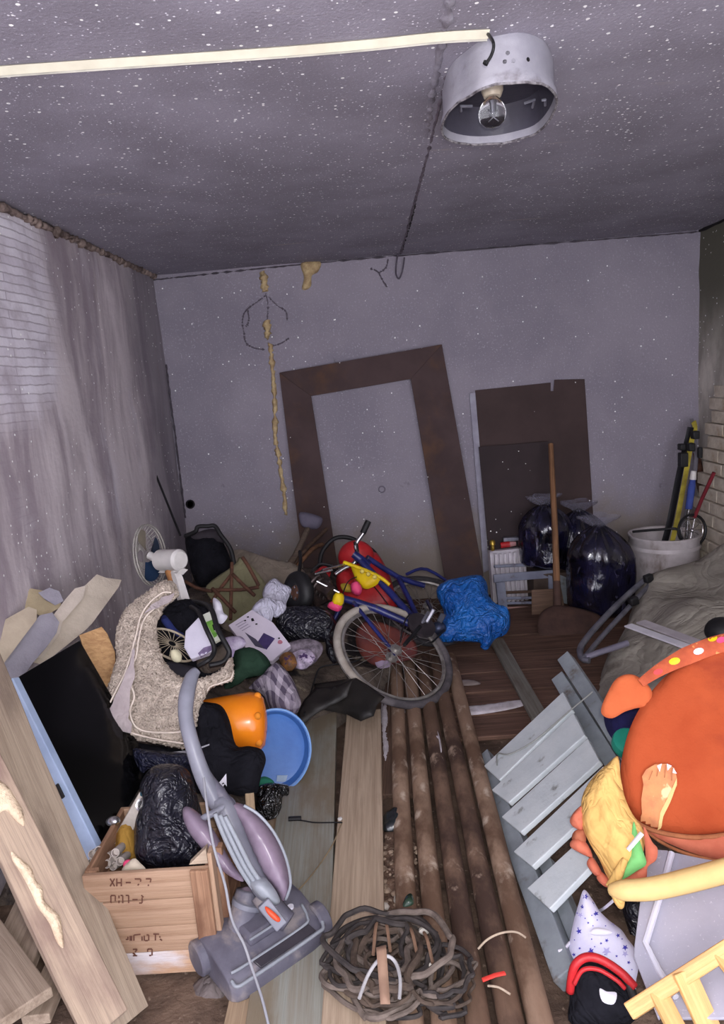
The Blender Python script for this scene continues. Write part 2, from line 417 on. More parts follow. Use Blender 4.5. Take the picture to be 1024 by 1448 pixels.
# yellowed foam in the cracks of the back wall
M_foam = pm('old yellow foam', (206, 184, 140), (160, 134, 100), 24, bump=.8, bsc=60, bd=.008)
def wp(px, py, d=.006): return P(px, py, YB - d)
crumb('trim_8', [wp(371, 385), wp(374, 400), wp(375, 413)], .021, M_foam, 11, k=8, am=.7)
crumb('trim_9', [wp(378, 453), wp(378, 468), wp(380, 476)], .022, M_foam, 12, k=6, am=.7)
crumb('trim_10', [wp(382, 486), wp(384, 505), wp(387, 540), wp(389, 575), wp(389, 615), wp(393, 640), wp(397, 665), wp(402, 700), wp(404, 727)], .014, M_foam, 13, k=8, am=1.1)
mbx = MB(); puffm(mbx, [(426, 372), (453, 370), (450, 384), (441, 390), (440, 404), (433, 410), (427, 408), (430, 392)], (V((0, YB - .004, 0)), V((0, -1, 0))), th=.02, back=.0, amp=.012, ns=30, step=.012, edge=.03)
mbx.build('trim_11', M_foam, angle=180)['kind'] = 'structure'
M_crack = pm('dark crack', (104, 96, 106), (84, 78, 88), rough=.95)
for i, ps in enumerate(([(376, 415), (379, 430), (378, 452)], [(376, 418), (362, 428), (347, 440), (343, 455), (345, 470)], [(345, 470), (348, 485), (360, 492), (374, 494)],
                        [(380, 420), (392, 432), (404, 440), (406, 452)], [(380, 490), (396, 486), (409, 478)], [(350, 436), (352, 452), (348, 462)], [(524, 380), (534, 384), (541, 396), (547, 406)], [(536, 386), (546, 378), (549, 366)])):
    crumb('trim_%d' % (12 + i), [wp(x, y, .002) for x, y in ps], .0042, M_crack, 20 + i, k=14, am=1.6)
# hole and nail scar
for i, (x, y, r) in enumerate(((269, 713, .028), (540, 692, .022), (768, 508, .006), (641, 262, .01))[:2]):
    mb = MB(); p = wp(x, y, .001); mb.lathe([(0, .0), (r * .7, 0.0), (r * .8, .006), (r, .004), (r * 1.15, 0)], 14, fr4(p, (1, 0, 0), (0, -1, 0)))
    o = mb.build('trim_%d' % (21 + i), M_dark if i == 0 else pm('chipped plaster', (128, 120, 134)), angle=180); o['kind'] = 'structure'
# battered brick pier in the right corner
M_brick = pm('limewashed brick', (214, 204, 188), (182, 170, 154), 9, bump=.8, bsc=40, bd=.006, stains=(((168, 140, 104), 4, .56, .7, (1, 1, 1)),))
pier = thing('brick_pier', 'limewashed rough brick pier in the back right corner', 'pier', (2.02, 4.2, 0)); pier['kind'] = 'structure'
for k in ('category', 'label'): pass
for c_ in range(17):
    z = .04 + c_ * .078; dep = max(.015, .19 - c_ * .0115)
    y = 4.0 + (c_ % 2) * .06
    while y < 4.45:
        L = .235; off = rnd.uniform(-.008, .008)
        mb = MB(); mb.box((XR - dep / 2 + off / 2, y + L / 2, z), (dep + off, L - .006, .072))
        mb.v = [v + V((noise.noise(v * 9), noise.noise(v * 9 + V((4, 0, 0))), 0)) * .008 for v in mb.v]
        mb.build('brick', M_brick, pier, bevel=.005, smooth=False); y += L
# ---------------- materials shared by things ----------------
M_brown = pm('brown fibreboard', (80, 64, 64), (66, 52, 52), 3, rough=.85, bump=.15, stains=(((98, 70, 50), 2.2, .48, .7, (1, 1, 1)),), speck=(26, .09, .12))
M_brownd = pm('dusty dark hardboard', (72, 57, 56), (60, 47, 46), 3, rough=.8, speck=(26, .11, .22), bump=.1)
M_wood = wood('grey weathered wood', (196, 178, 156), (164, 146, 128), dirt=(136, 118, 104))
M_woody = wood('pale sawn wood', (190, 168, 138), (164, 140, 112), dirt=(140, 116, 96))
M_woodd = wood('dark muddy wood', (104, 82, 68), (70, 54, 46), dirt=(48, 38, 34))
M_handle = wood('worn tool handle', (150, 110, 78), (110, 78, 58), dirt=(70, 52, 42))
M_blk = pm('black rubber', (30, 29, 32), (18, 18, 20), rough=.55, spec=.4)
M_blkc = pm('black cloth', (30, 30, 36), (19, 19, 24), 12, rough=.95, spec=.1, crk=(7, .8))
M_blkp = pm('black bag film', (30, 30, 40), (18, 18, 26), rough=.3, spec=.6, crk=(11, .9))
M_chrome = pm('worn chrome', (200, 198, 200), (150, 146, 148), 12, rough=.25, metal=.9)
M_steel = pm('dull steel', (150, 150, 160), (112, 112, 124), 10, rough=.4, metal=.6)
M_white = pm('white paper', (232, 230, 240), (214, 212, 226), 6, rough=.8, bump=.1)
M_wplas = pm('yellowed white plastic', (226, 222, 218), (198, 194, 192), 6, rough=.45, bump=.05)
M_blue_b = pm('blue bag film', (30, 108, 190), (18, 78, 156), 7, rough=.36, spec=.5, crk=(12, 1.0))
M_gpaint = pm('chipped grey blue paint', (208, 214, 216), (186, 194, 198), 5, rough=.7, stains=(((120, 120, 116), 9, .62, .72, (1, 1, 1)),))
M_gpaint2 = pm('dirty grey paint', (150, 158, 164), (120, 126, 132), 5, rough=.75, stains=(((96, 84, 74), 7, .55, .7, (1, 1, 1)),))
M_tarp = pm('dusty grey canvas', (176, 170, 158), (146, 140, 130), 5, rough=.95, spec=.1, crk=(3.5, .8), stains=(((120, 112, 104), 5, .58, .75, (1, 1, 1)),))
M_red = pm('red plastic', (196, 44, 48), (160, 34, 40), 6, rough=.4)
M_yel = pm('yellow plastic', (236, 206, 30), (206, 170, 20), 6, rough=.45)
M_pink = pm('pink plastic', (236, 86, 130), (214, 60, 110), 6, rough=.45)
M_bframe = pm('dark blue bicycle enamel', (36, 43, 108), (24, 28, 74), 10, rough=.35, spec=.5, stains=(((70, 62, 66), 14, .58, .7, (1, 1, 1)),))
M_rust = pm('rusty iron', (112, 78, 62), (72, 48, 40), 16, rough=.85, bump=.6, metal=.2)
M_shov = pm('rust brown shovel steel', (84, 62, 54), (62, 46, 42), 9, rough=.8, bump=.5)

# ---------------- brown boards on the back wall ----------------
# a door casing of three fibreboard strips, leaning on the wall
t = thing('door_casing', 'brown fibreboard door casing of two uprights and a top rail leaning tilted on the back wall', 'door frame', P(560, 812, 4.55))
plf = pl(540, 500, 4.655, (0, -1, .035))
R = fr(hit(475, 810, plf) - hit(396, 527, plf), (0, -1, 0))
flat('side_strip', [(395, 527), (440, 560), (481, 822), (433, 836)], plf, .012, M_brown, t, R=R)
flat('side_strip', [(581, 536), (625, 487), (684, 815), (630, 824)], plf, .012, M_brown, t, R=fr(hit(688, 815, plf) - hit(625, 487, plf), (0, -1, 0)))
flat('top_strip', [(395, 527), (625, 487), (581, 536), (440, 560)], (plf[0] + V((0, .001, 0)), plf[1]), .012, M_brown, t, R=fr(hit(625, 487, plf) - hit(395, 527, plf), (0, -1, 0)))
def single_flat(name, px, plane, th, m, label, cat, group=None, **k):
    o = flat(name, px, plane, th, m, **k); return tag(o, label, cat, group)
pb = pl(750, 640, 4.672, (0, -1, .02))
single_flat('hardboard_sheet', [(672, 552), (779, 541), (779, 553), (783, 553), (784, 537), (827, 536), (840, 742), (846, 806), (694, 812)], pb, .006, M_brownd, 'tall dark brown hardboard sheet with a notch in its top edge against the back wall', 'board')
pb2 = pl(730, 700, 4.62, (0, -1, .06))
single_flat('fibreboard_panel', [(677, 632), (776, 624), (784, 800), (694, 806)], pb2, .006, pm('very dark hardboard', (60, 49, 51), (50, 41, 43), 3, speck=(28, .13, .3), bump=.1), 'smaller dark fibreboard panel standing in front of the tall hardboard sheet', 'board')
pb3 = pl(668, 700, 4.67, (0, -1, .02))
single_flat('laminate_strip', [(664, 556), (673, 555), (692, 806), (684, 810)], pb3, .008, pm('pale grey laminate', (166, 164, 178), (140, 136, 150), 8), 'narrow pale grey strip leaning upright between the door casing and the hardboard sheet', 'strip')
# ---------------- radiator ----------------
t = thing('radiator', 'small white panel radiator with vertical fins standing on the floor by the back wall', 'radiator', P(718, 850, 4.5))
pr = pl3((691, 780, 4.52), (742, 773, 4.56), (697, 866, 4.50))
M_rad = pm('white radiator enamel', (222, 216, 222), (196, 190, 198), 5, rough=.45)
a, b, c_ = hit(691, 779, pr), hit(775, 770, pr), hit(697, 862, pr)
ux, uz = (b - a), (c_ - a); Lx, Lz = ux.length, uz.length; ux.normalize(); uz.normalize(); un = pr[1]
Rr = Matrix((ux, -un, -uz)).transposed()
mb = MB(); mb.M = Matrix.Translation(a) @ Rr.to_4x4()
mb.box((.011, 0, -Lz / 2), (.022, .05, Lz)); mb.box((Lx - .011, 0, -Lz / 2), (.022, .05, Lz)); mb.box((Lx / 2, 0, -.008), (Lx, .05, .016)); mb.box((Lx / 2, 0, -Lz + .008), (Lx, .05, .016)); mb.box((Lx / 2, .012, -Lz / 2), (Lx - .03, .012, Lz - .02))
mb.build('casing', M_rad, t, bevel=.003, smooth=False)
k = 11
for i in range(k):
    mb = MB(); mb.M = Matrix.Translation(a) @ Rr.to_4x4(); x = .03 + (Lx - .06) * (i + .5) / k
    mb.box((x, -.004, -Lz / 2), ((Lx - .06) / k * .62, .022, Lz - .05)); mb.build('fin', M_rad, t, bevel=.006, smooth=True)
# bits on the radiator
mb = MB(); p = P(697, 778, 4.53); mb.lathe([(.012, 0), (.014, .01), (.012, .03), (.02, .038), (.018, .06), (.008, .07)], 14, Matrix.Translation(p))
tag(mb.build('brass_valve', pm('brass', (200, 170, 80), (150, 118, 50), metal=.8, rough=.35)), 'tiny brass valve head on the left end of the white radiator', 'valve')
t = thing('paint_can', 'small red can with a grey lid lying on top of the white radiator', 'can', P(716, 776, 4.54))
mb = MB(); a = P(708, 771, 4.54); mb.tube([a, a + V((.06, 0, .002))], .02, 16); mb.build('can', M_red, t)
mb = MB(); mb.tube([a + V((.056, 0, .002)), a + V((.10, .0, .004))], [.02, .014], 14); mb.build('spout', pm('pink grey plastic', (206, 150, 150)), t)
mb = MB(); mb.box(P(722, 762, 4.55), (.10, .04, .025)); mb.build('lid', M_steel, t, bevel=.003)
# ---------------- grey wooden box / stool frame in front ----------------
t = thing('slatted_box', 'small grey painted wooden box with open slatted front before the radiator', 'box', P(742, 862, 4.33))
ps = pl3((700, 815, 4.34), (780, 806, 4.38), (706, 860, 4.30))
def bar(nm, x0, y0, x1, y1, w, th, m, par, plane, up=None, d=0):
    A, B = hit(x0, y0, plane) + plane[1] * d, hit(x1, y1, plane) + plane[1] * d
    return plank(nm, A, B, w, th, m, par, up=up or plane[1], seg=4)
M_gdk = pm('grey violet paint', (138, 142, 158), (110, 112, 130), 6, rough=.7, stains=(((90, 76, 74), 7, .6, .7, (1, 1, 1)),))
bar('top_rail', 698, 818, 784, 811, .052, .018, M_gdk, t, ps)
bar('side_post', 707, 823, 712, 868, .058, .018, M_gdk, t, ps, d=.003)
bar('side_post', 777, 812, 780, 842, .028, .018, M_gdk, t, ps, d=.003)
bar('back_rail', 699, 801, 780, 797, .020, .03, M_gdk, t, (ps[0] + V((0, .08, 0)), ps[1]))
for (y0, y1, m_) in ((838, 836, M_woodd), (846, 845, M_gdk), (853, 852, M_gdk), (860, 859, pm('pinkish board', (168, 132, 124)))):
    bar('slat', 713, y0, 762, y1, .018, .012, m_, t, (ps[0] + V((0, .02, 0)), ps[1]))
plank('end_panel', P(783, 822, 4.38), P(787, 862, 4.36), .05, .015, M_gpaint2, t, up=(1, -.4, 0))
single_flat('chipboard_offcut', [(790, 812), (815, 822), (814, 858), (788, 850)], pl(800, 830, 4.33, (.1, -1, .2)), .012, M_gpaint2, 'grey offcut of board leaning behind the shovel beside the bag', 'board')
single_flat('plywood_offcut', [(752, 834), (794, 832), (800, 866), (772, 874), (752, 878)], pl(770, 850, 4.2, (0, -1, .3)), .01, wood('brown plywood', (120, 96, 80), (92, 72, 60)), 'brown plywood offcut leaning against the slatted box behind the shovel', 'board')
# ---------------- shovel ----------------
t = thing('shovel', 'long handled shovel with a rust brown blade, leaning at the back wall', 'shovel', P(805, 908, 3.86))
A, B = P(779, 628, 4.52), P(789, 862, 4.0)
mb = MB(); mb.tube([A, A.lerp(B, .5) + V((.003, 0, 0)), B], [.016, .019, .021], 12); mb.build('handle', M_handle, t, R=fr(B - A, (0, -1, 0)), base=A)
mb = MB(); D = (B - A).normalized(); mb.tube([B - D * .17, B - D * .02, B + D * .05], [.022, .026, .03], 12); mb.build('socket', M_shov, t)
psv = pl(805, 890, 3.86, (0, -.62, .78))
puff('blade', [(764, 868), (778, 858), (792, 856), (820, 860), (845, 868), (853, 880), (848, 900), (830, 914), (800, 917), (770, 908), (760, 888)], psv, M_shov, t, th=.03, back=0, amp=.004, edge=.12, step=.02)
# ---------------- transparent bags filled with dark cloth ----------------
def m_bag(nm):
    g = G(nm); col = g.mix(g.ss(g.noise(9, det=8), .4, .62), S((24, 23, 50)), S((11, 10, 20)))
    col = g.mix(g.ma('MULTIPLY', g.ss(g.noise(14, g.map(scale=(1.2, 1, .5)), dist=1.5), .58, .7), .35), col, S((120, 116, 150)))
    g.bump(g.noise(16, g.map(scale=(1.4, 1, .5)), det=4, dist=.6), .3, .02)
    return g.fin(col, .09, 0, 1.0)
M_bagd = m_bag('clear film over dark blue cloth')
M_film = pm('clear wrinkled film', (150, 148, 164), (120, 118, 136), 20, rough=.18, bump=.5, bsc=25, bd=.01, Alpha=.32)
def sack(name, c, r, h, seed, neck=True, m=None, lean=(0, 0)):
    """a filled sack standing on the ground: bellied lathe with folds running down from its tied neck"""
    mb = MB(); c = V(c); vs = []; fs = []; N = 72; K = 34
    for i in range(K + 1):
        t_ = i / K; z = h * t_
        pr = r * (math.sin(min(1, t_ * 5 + .3) * PI / 2) * (1 if t_ < .62 else max(.14, math.cos((t_ - .62) / .38 * PI / 2 * .95) ** .8)))
        for j in range(N):
            a = 2 * PI * j / N; q = V((math.cos(a) * 1.4, math.sin(a) * 1.4, z * 5 + seed * 3))
            k = 1 + .13 * noise.noise(q) + (.16 * t_ ** 2) * math.sin(a * 11 + seed + 3 * noise.noise(q * 2)) * .6 + .06 * crump(V((q.x, q.y, q.z * .5 + seed)), 2.2)
            vs.append(c + V((math.cos(a) * pr * k + lean[0] * t_, math.sin(a) * pr * k * .9 + lean[1] * t_, z)))
    for i in range(K):
        for j in range(N): fs.append((i * N + j, i * N + (j + 1) % N, (i + 1) * N + (j + 1) % N, (i + 1) * N + j))
    fs.append(tuple(reversed(range(N)))); fs.append(tuple(range(K * N, K * N + N))); mb.add(vs, fs)
    o = mb.build(name, m or M_bagd, angle=180)
    if neck:
        top = c + V((lean[0], lean[1], h)); m2 = MB()
        pts = []
        N2 = 20; v2 = []; f2 = []
        for i in range(6):
            for j in range(N2):
                a = 2 * PI * j / N2; rr = [.03, .022, .035, .055, .07, .075][i] * (1 + .35 * math.sin(a * 4 + seed + i * .4))
                v2.append(top + V((math.cos(a) * rr * 1.3, math.sin(a) * rr, -.025 + i * .016 + .012 * noise.noise(V((a, i, seed))))))
        for i in range(5):
            for j in range(N2): f2.append((i * N2 + j, i * N2 + (j + 1) % N2, (i + 1) * N2 + (j + 1) % N2, (i + 1) * N2 + j))
        m2.add(v2, f2); m2.build('tied_neck', M_film, o, angle=180)
    return o
pz = P(853, 878, 3.98); pz.z = .02
tag(sack('filled_bag', pz + V((.02, .12, 0)), .19, .56, 1), 'front clear plastic bag stuffed with dark blue cloth left of the pale barrel', 'bag', None)
p1, p2 = P(775, 800, 4.42), P(815, 800, 4.48)
tag(sack('filled_bag', (p1.x, 4.47, p1.z - .02), .165, .42, 5), 'leftmost dark filled plastic bag, behind the shovel handle above the slatted box', 'bag')
tag(sack('filled_bag', (p2.x + .03, 4.50, p2.z - .06), .16, .43, 8), 'dark filled plastic bag squeezed between the shovel handle and the front bag', 'bag')
mb = MB(); pp = P(775, 812, 4.43); mb.box((pp.x + .10, 4.50, (p1.z - .03) / 2), (.42, .28, p1.z - .04))
tag(mb.build('cardboard_box', pm('dark cardboard', (84, 70, 62)), bevel=.004, smooth=False), 'dark cardboard box under the two filled bags behind the shovel', 'box')
# ---------------- barrel with poles ----------------
bc = P(939, 755, 4.30); br_ = .205
M_barrel = pm('grey white plastic drum', (214, 206, 208), (180, 172, 172), 5, rough=.35, bump=.15, stains=(((132, 118, 108), 5, .56, .72, (1, 1, .5)),))
t = thing('barrel', 'open pale grey plastic barrel standing in the back right corner', 'barrel', (bc.x, bc.y, .0))
mb = MB(); H = bc.z; mb.lathe([(br_ * .92, 0), (br_ * .98, .03), (br_ * .99, H * .5), (br_, H - .02), (br_ * 1.03, H - .012), (br_ * 1.03, H), (br_ * .96, H), (br_ * .95, .03), (0, .03)], 40, Matrix.Translation((bc.x, bc.y, .005)))
mb.build('drum', M_barrel, t)
mb = MB(); mb.lathe([(br_ * 1.045, 0), (br_ * 1.05, .012), (br_ * 1.045, .024)], 40, Matrix.Translation((bc.x, bc.y, H - .075)), caps=False); mb.build('hoop', M_barrel, t)
zi = .05
def stick(name, pts, r, m, label, cat, group=None, n=10, k=1):
    mb = MB(); mb.tube(T(pts, k) if k > 1 else [P(*q) for q in pts], r, n); o = mb.build(name, m); return tag(o, label, cat, group)
def ski(pts, w, name, m, label):
    t_ = thing(name, label, 'ski', P(*pts[0])); q = cr([P(*p) for p in pts], 6)
    mb = MB(); mb.tube(q, w / 2, 4, flat=.22, up=V((0, -1, 0))); mb.build('ski_board', m, t_, angle=30)
    return t_, q
t1, q = ski([(925, 815, 4.36), (945, 748, 4.36), (962, 665, 4.44), (972, 625, 4.50), (977, 604, 4.50)], .042, 'ski', pm('black ski', (26, 25, 30), rough=.4), 'broad black ski leaning in the back right corner, leftmost of the poles')
for q_, d_ in ((P(966, 650, 4.43), (.05, .05, .09)), (P(964, 632, 4.44), (.035, .05, .04))):
    mb = MB(); mb.box(q_, d_); mb.build('binding', M_blk, t1, bevel=.006)
t2, q = ski([(938, 815, 4.30), (955, 748, 4.33), (970, 670, 4.40), (978, 625, 4.47), (983, 606, 4.52), (981, 596, 4.5)], .032, 'ski', pm('yellow ski', (206, 188, 70), (120, 108, 50), 3, st=(1, 1, 2)), 'yellow and dark ski standing beside the black ski in the barrel corner')
for q_, d_ in ((P(977, 632, 4.43), (.04, .05, .05)), (P(983, 615, 4.46), (.04, .05, .05)), (P(990, 640, 4.5), (.025, .03, .07))):
    mb = MB(); mb.box(q_, d_); mb.build('binding', M_blk, t2, bevel=.006)
t3, q = ski([(948, 815, 4.42), (966, 745, 4.45), (984, 660, 4.55), (981, 610, 4.6), (978, 592, 4.62)], .026, 'ski_pole', pm('grey ski pole', (120, 116, 124)), 'thin grey ski pole with dark tip behind the yellow ski'); t3['category'] = 'pole'
mb = MB(); mb.tube([P(974, 720, 4.25), P(978, 690, 4.27), P(980, 678, 4.28)], [.02, .022, .016], 12); o = mb.build('blue_tube', pm('blue plastic', (66, 84, 158)))
t = thing('blue_handle_pole', 'blue pole with a clear cap standing in the pale barrel', 'pole', P(968, 790, 4.25))
WMo = WM[o.name]; o.name = 'grip'; WM['grip'] = WMo; o.parent = t; o.matrix_basis = WM[t.name].inverted() @ WMo
mb = MB(); mb.tube([P(968, 800, 4.25), P(974, 720, 4.25)], .012, 10); mb.build('shaft', M_chrome, t)
mb = MB(); mb.tube([P(980, 678, 4.28), P(981, 666, 4.28)], [.02, .016], 12); mb.build('cap', M_wplas, t)
stick('rusty_bar', [(1000, 760, 4.52), (996, 705, 4.58), (985, 640, 4.64)], .022, M_rust, 'brown rusty bar leaning in the corner behind the barrel', 'bar', k=3)
stick('red_stick', [(982, 732, 4.22), (993, 705, 4.2), (1010, 668, 4.15)], [.011] * 3, pm('dark red paint', (120, 34, 44)), 'dark red stick leaning out of the barrel towards the brick pier', 'stick')
stick('dark_lath', [(985, 672, 4.6), (1004, 745, 4.5)], .016, M_woodd, 'dark wooden slat crossing behind the red stick in the corner', 'slat')
# small spoked toy wheel in the barrel
t = thing('wheeled_toy', 'small black spoked wheel sticking up out of the pale barrel', 'wheel', P(980, 760, 4.2))
wc = P(979, 750, 4.2)
def ring(c, n, R_, k=40, x=None):
    n = V(n).normalized(); u = (x or V((1, 0, 0))); u = (u - n * u.dot(n)).normalized(); v = n.cross(u)
    return [c + (u * math.cos(2 * PI * i / k) + v * math.sin(2 * PI * i / k)) * R_ for i in range(k)]
nw = V((.25, -1, .15)).normalized()
mb = MB(); mb.tube(ring(wc, nw, .095), .008, 8, True); mb.build('tyre', M_blk, t)
mb = MB(); mb.tube(ring(wc, nw, .075), .004, 8, True); mb.build('rim', M_chrome, t)
mb = MB(); mb.ball(wc, .014); mb.build('hub', M_chrome, t)
for i in range(10):
    e = ring(wc, nw, .073, 10)[i]; mb = MB(); mb.tube([wc, e], .0022, 5); mb.build('spoke', M_chrome, t)
stick('black_tube_frame', [(895, 752, 4.2), (930, 749, 4.22), (961, 750, 4.2), (963, 780, 4.2)], .008, M_blk, 'bent black tube lying across the mouth of the pale barrel', 'tube', k=4)

# ---------------- ceiling: lamp, cable duct, wires ----------------
M_duct = pm('cream cable duct', (220, 216, 196), (204, 198, 178), 8, rough=.5, bump=.05)
d0, d1 = Pz(-60, 105, ZC - .006), Pz(690, 47, ZC - .006)
t = thing('cable_duct', 'long cream plastic cable duct running across the ceiling to the lamp', 'cable duct', d1)
pts = [Pz(x, y, ZC - .008) for x, y in ((-70, 106), (0, 99.5), (120, 91), (240, 83), (400, 72), (520, 62), (620, 51.5), (690, 47.5))]
mb = MB(); mb.tube(cr(pts, 4), .019, 4, flat=.55, up=V((0, 0, 1))); 
mb.build('channel', M_duct, t, angle=30)
mb = MB(); mb.tube(cr([p + V((0, .012, -.006)) for p in pts], 4), .004, 4); mb.build('cover_edge', pm('shaded cream plastic', (206, 202, 190)), t, angle=30)
# lamp housing: oval cast collar open towards the viewer
t = thing('ceiling_lamp', 'old grey enamel ceiling lamp housing open at the front with a bare bulb', 'lamp', Pz(705, 60, ZC))
M_lamp = pm('grey enamel', (168, 166, 174), (140, 138, 148), 6, rough=.5, stains=(((110, 104, 108), 7, .6, .75, (1, 1, 1)),))
M_lampi = pm('inner grey enamel', (72, 70, 82), (58, 56, 66), 8, rough=.45)
rimpx = [(656, 139), (680, 124), (712, 116), (745, 113), (775, 121), (788, 136), (786, 152), (775, 172), (758, 188), (735, 196), (700, 203), (665, 204), (636, 198), (624, 186), (628, 168), (638, 152)]
ZR = ZC - .105
loop = cr([Pz(x, y, ZR) for x, y in rimpx], 3, True); lc = sum(loop, V()) / len(loop)
def lp(k, z, wob=0):
    return [V((lc.x + (p.x - lc.x) * k, lc.y + (p.y - lc.y) * k, z + wob * noise.noise(p * 25))) for p in loop]
def loft(mb, loops, cap=False):
    n = len(loops[0]); vs = [v for l in loops for v in l]
    fs = [(i * n + j, i * n + (j + 1) % n, (i + 1) * n + (j + 1) % n, (i + 1) * n + j) for i in range(len(loops) - 1) for j in range(n)]
    if cap: fs.append(tuple(range((len(loops) - 1) * n, len(loops) * n)))
    mb.add(vs, fs); return mb
mb = MB(); loft(mb, [lp(.90, ZC + .004), lp(.95, ZC - .02), lp(.955, ZR + .03), lp(.99, ZR + .018), lp(1.0, ZR + .006, .004), lp(1.0, ZR, .004), lp(.97, ZR, .004), lp(.965, ZR + .02)])
mb.build('housing', M_lamp, t, angle=60)
mb = MB(); loft(mb, [lp(.962, ZR + .019), lp(.94, ZR + .05), lp(.90, ZC - .014)], True); mb.build('reflector', M_lampi, t, angle=60)
mb = MB(); mb.tube(lp(.99, ZR - .002, .004), .003, 6, True); mb.build('rim_gasket', pm('crusty dark gasket', (60, 54, 58), (150, 146, 150), 60), t)
bq = V((lc.x + .0, lc.y + .03, 0)); bq = P(697, 150, lc.y + .02)
mb = MB(); mb.lathe([(.026, 0), (.028, -.01), (.028, -.036), (.022, -.05), (.019, -.05)], 24, Matrix.Translation((bq.x, bq.y, ZC - .004))); mb.build('bulb_socket', pm('grubby porcelain', (208, 196, 176), (178, 164, 146), 8, rough=.4), t)
g = G('clear lamp glass'); g.b.inputs['Transmission Weight'].default_value = 1; g.b.inputs['IOR'].default_value = 1.45; M_glass = g.fin(S((250, 250, 248)), .01, 0, .6)
mb = MB(); mb.lathe([(.013, .0), (.018, -.006), (.029, -.018), (.035, -.033), (.036, -.044), (.031, -.060), (.018, -.071), (0, -.074)], 28, Matrix.Translation((bq.x, bq.y + .004, ZC - .050)) @ Matrix.Rotation(.2, 4, 'X')); mb.build('bulb_glass', M_glass, t, angle=180)
mb = MB(); mb.tube([V((bq.x, bq.y, ZC - .065)), V((bq.x, bq.y, ZC - .10))], [.008, .004], 8); mb.tube([V((bq.x - .012, bq.y, ZC - .11)), V((bq.x, bq.y, ZC - .10)), V((bq.x + .012, bq.y, ZC - .11))], .0015, 5); mb.build('filament_stem', M_steel, t)
for (x0, y0, x1, y1, x2, y2) in ((652, 157, 652, 150, 668, 150), (742, 146, 756, 141, 753, 152), (766, 142, 771, 141, 771, 149)):
    mb = MB(); z_ = ZR + .02; mb.tube([Pz(x0, y0, z_), Pz(x1, y1, z_), Pz(x2, y2, z_)], .0035, 6); mb.build('wire_clip', M_steel, t)
for (x, y) in ((718, 75), (714, 87), (726, 86), (747, 84)):
    r_ = ray(x, y); mb = MB(); q = P(x, y, lc.y - .205); 
    bvh = BVHTree.FromPolygons(*WV['housing']); h, n_, _, _ = bvh.ray_cast(CAM, r_.normalized())
    if h: mb.lathe([(0, .002), (.0045, .0015), (.005, 0)], 10, fr4(h, n_.orthogonal(), n_)); mb.build('screw_hole', M_dark, t)
mb = MB(); mb.tube(cr([Pz(690, 48, ZC - .012), P(697, 58, 1.66), P(698, 68, 1.66), P(694, 80, 1.67), P(687, 90, 1.68)], 5), .0035, 8); 
mb.tube([P(688, 87, 1.68), P(686, 91, 1.68)], .006, 8)
tag(mb.build('black_wire', M_blk), 'short black wire end curling from the duct over the lamp housing', 'wire')
# rusty wire loop hanging where the groove meets the back wall
mb = MB(); mb.tube(cr([P(566, 345, 4.6), P(562, 362, 4.66), P(560, 385, 4.67), P(564, 394, 4.67), P(569, 384, 4.67), P(572, 364, 4.67)], 6), .005, 6)
mb.tube(cr([Pz(572, 343, ZC - .005), P(566, 352, 4.62), P(562, 362, 4.66)], 4), .006, 6)
tag(mb.build('hanging_wire', pm('grey cloth wire', (98, 92, 104), (70, 64, 74), 20)), 'grey wire loop hanging down at the top of the back wall', 'wire')
# ---------------- right side: canvas mound, bed frame, strips ----------------
def rbf(pts, p=2.6):
    def f(x, y):
        a = b = 0
        for (px, py, pz) in pts:
            d = ((x - px) ** 2 + (y - py) ** 2) + 1e-4; w = d ** (-p / 2 * 1.0); a += w * pz; b += w
        return a / b
    return f
def heapmesh(name, outline, fz, m, step=.05, amp=.02, ns=5, base=0, kind=None, edge=.12):
    rv, rf, bs, bl = triang([V(p) for p in outline], step); vs = []; fs = []
    for i, p in enumerate(rv):
        e = min(1, edist(p.x, p.y, bl) / edge) if i not in bs else 0
        s = math.sqrt(1 - (1 - e) ** 2); z = base + max(0, fz(p.x, p.y)) * s + amp * s * crump(V((p.x, p.y, 0)), ns)
        vs.append(V((p.x, p.y, max(z, base + .001))))
    n = len(vs); vs += [V((v.x, v.y, base - .001)) for v in vs]
    for f in rf: fs.append(tuple(f)); fs.append(tuple(n + i for i in reversed(f)))
    ed = set()
    for f in rf:
        for i in range(3): ed.add((f[i - 1], f[i]))
    for a, b in ed:
        if (b, a) not in ed: fs.append((b, a, n + a, n + b))
    mb = MB(); mb.add(vs, fs); o = mb.build(name, m, angle=180)
    if kind: o['kind'] = kind
    return o
mpts = [(2.1, 3.9, .50), (1.6, 3.9, .36), (1.35, 3.7, .28), (1.15, 3.4, .16), (1.0, 3.1, .08), (1.0, 2.7, .08), (1.5, 3.2, .36), (2.0, 3.2, .52), (1.6, 2.7, .36), (2.1, 2.5, .5), (1.3, 2.6, .22), (1.2, 2.3, .12), (1.9, 2.1, .42), (1.3, 2.05, .12)]
fm = rbf(mpts)
ob = heapmesh('canvas_cover', [(2.15, 4.0), (1.75, 4.02), (1.42, 3.92), (1.28, 3.62), (1.08, 3.36), (.96, 3.1), (.93, 2.85), (.98, 2.55), (1.05, 2.2), (1.15, 1.9), (2.15, 1.85)], fm, M_tarp, step=.045, amp=.022, ns=4.0, edge=.16)
tag(ob, 'big dusty grey canvas cover thrown over a heap along the right wall', 'tarpaulin')
mound = ob
t = thing('folding_bed_frame', 'aluminium tube frame of a folding bed lying at the edge of the grey canvas', 'bed frame', P(850, 900, 3.3))
q1 = T([(912, 824, 3.85), (885, 848, 3.72), (850, 883, 3.50), (827, 910, 3.35), (819, 925, 3.26), (822, 937, 3.18), (832, 940, 3.15)], 6)
q1 = [q + V((0, -.02, .03)) for q in q1]
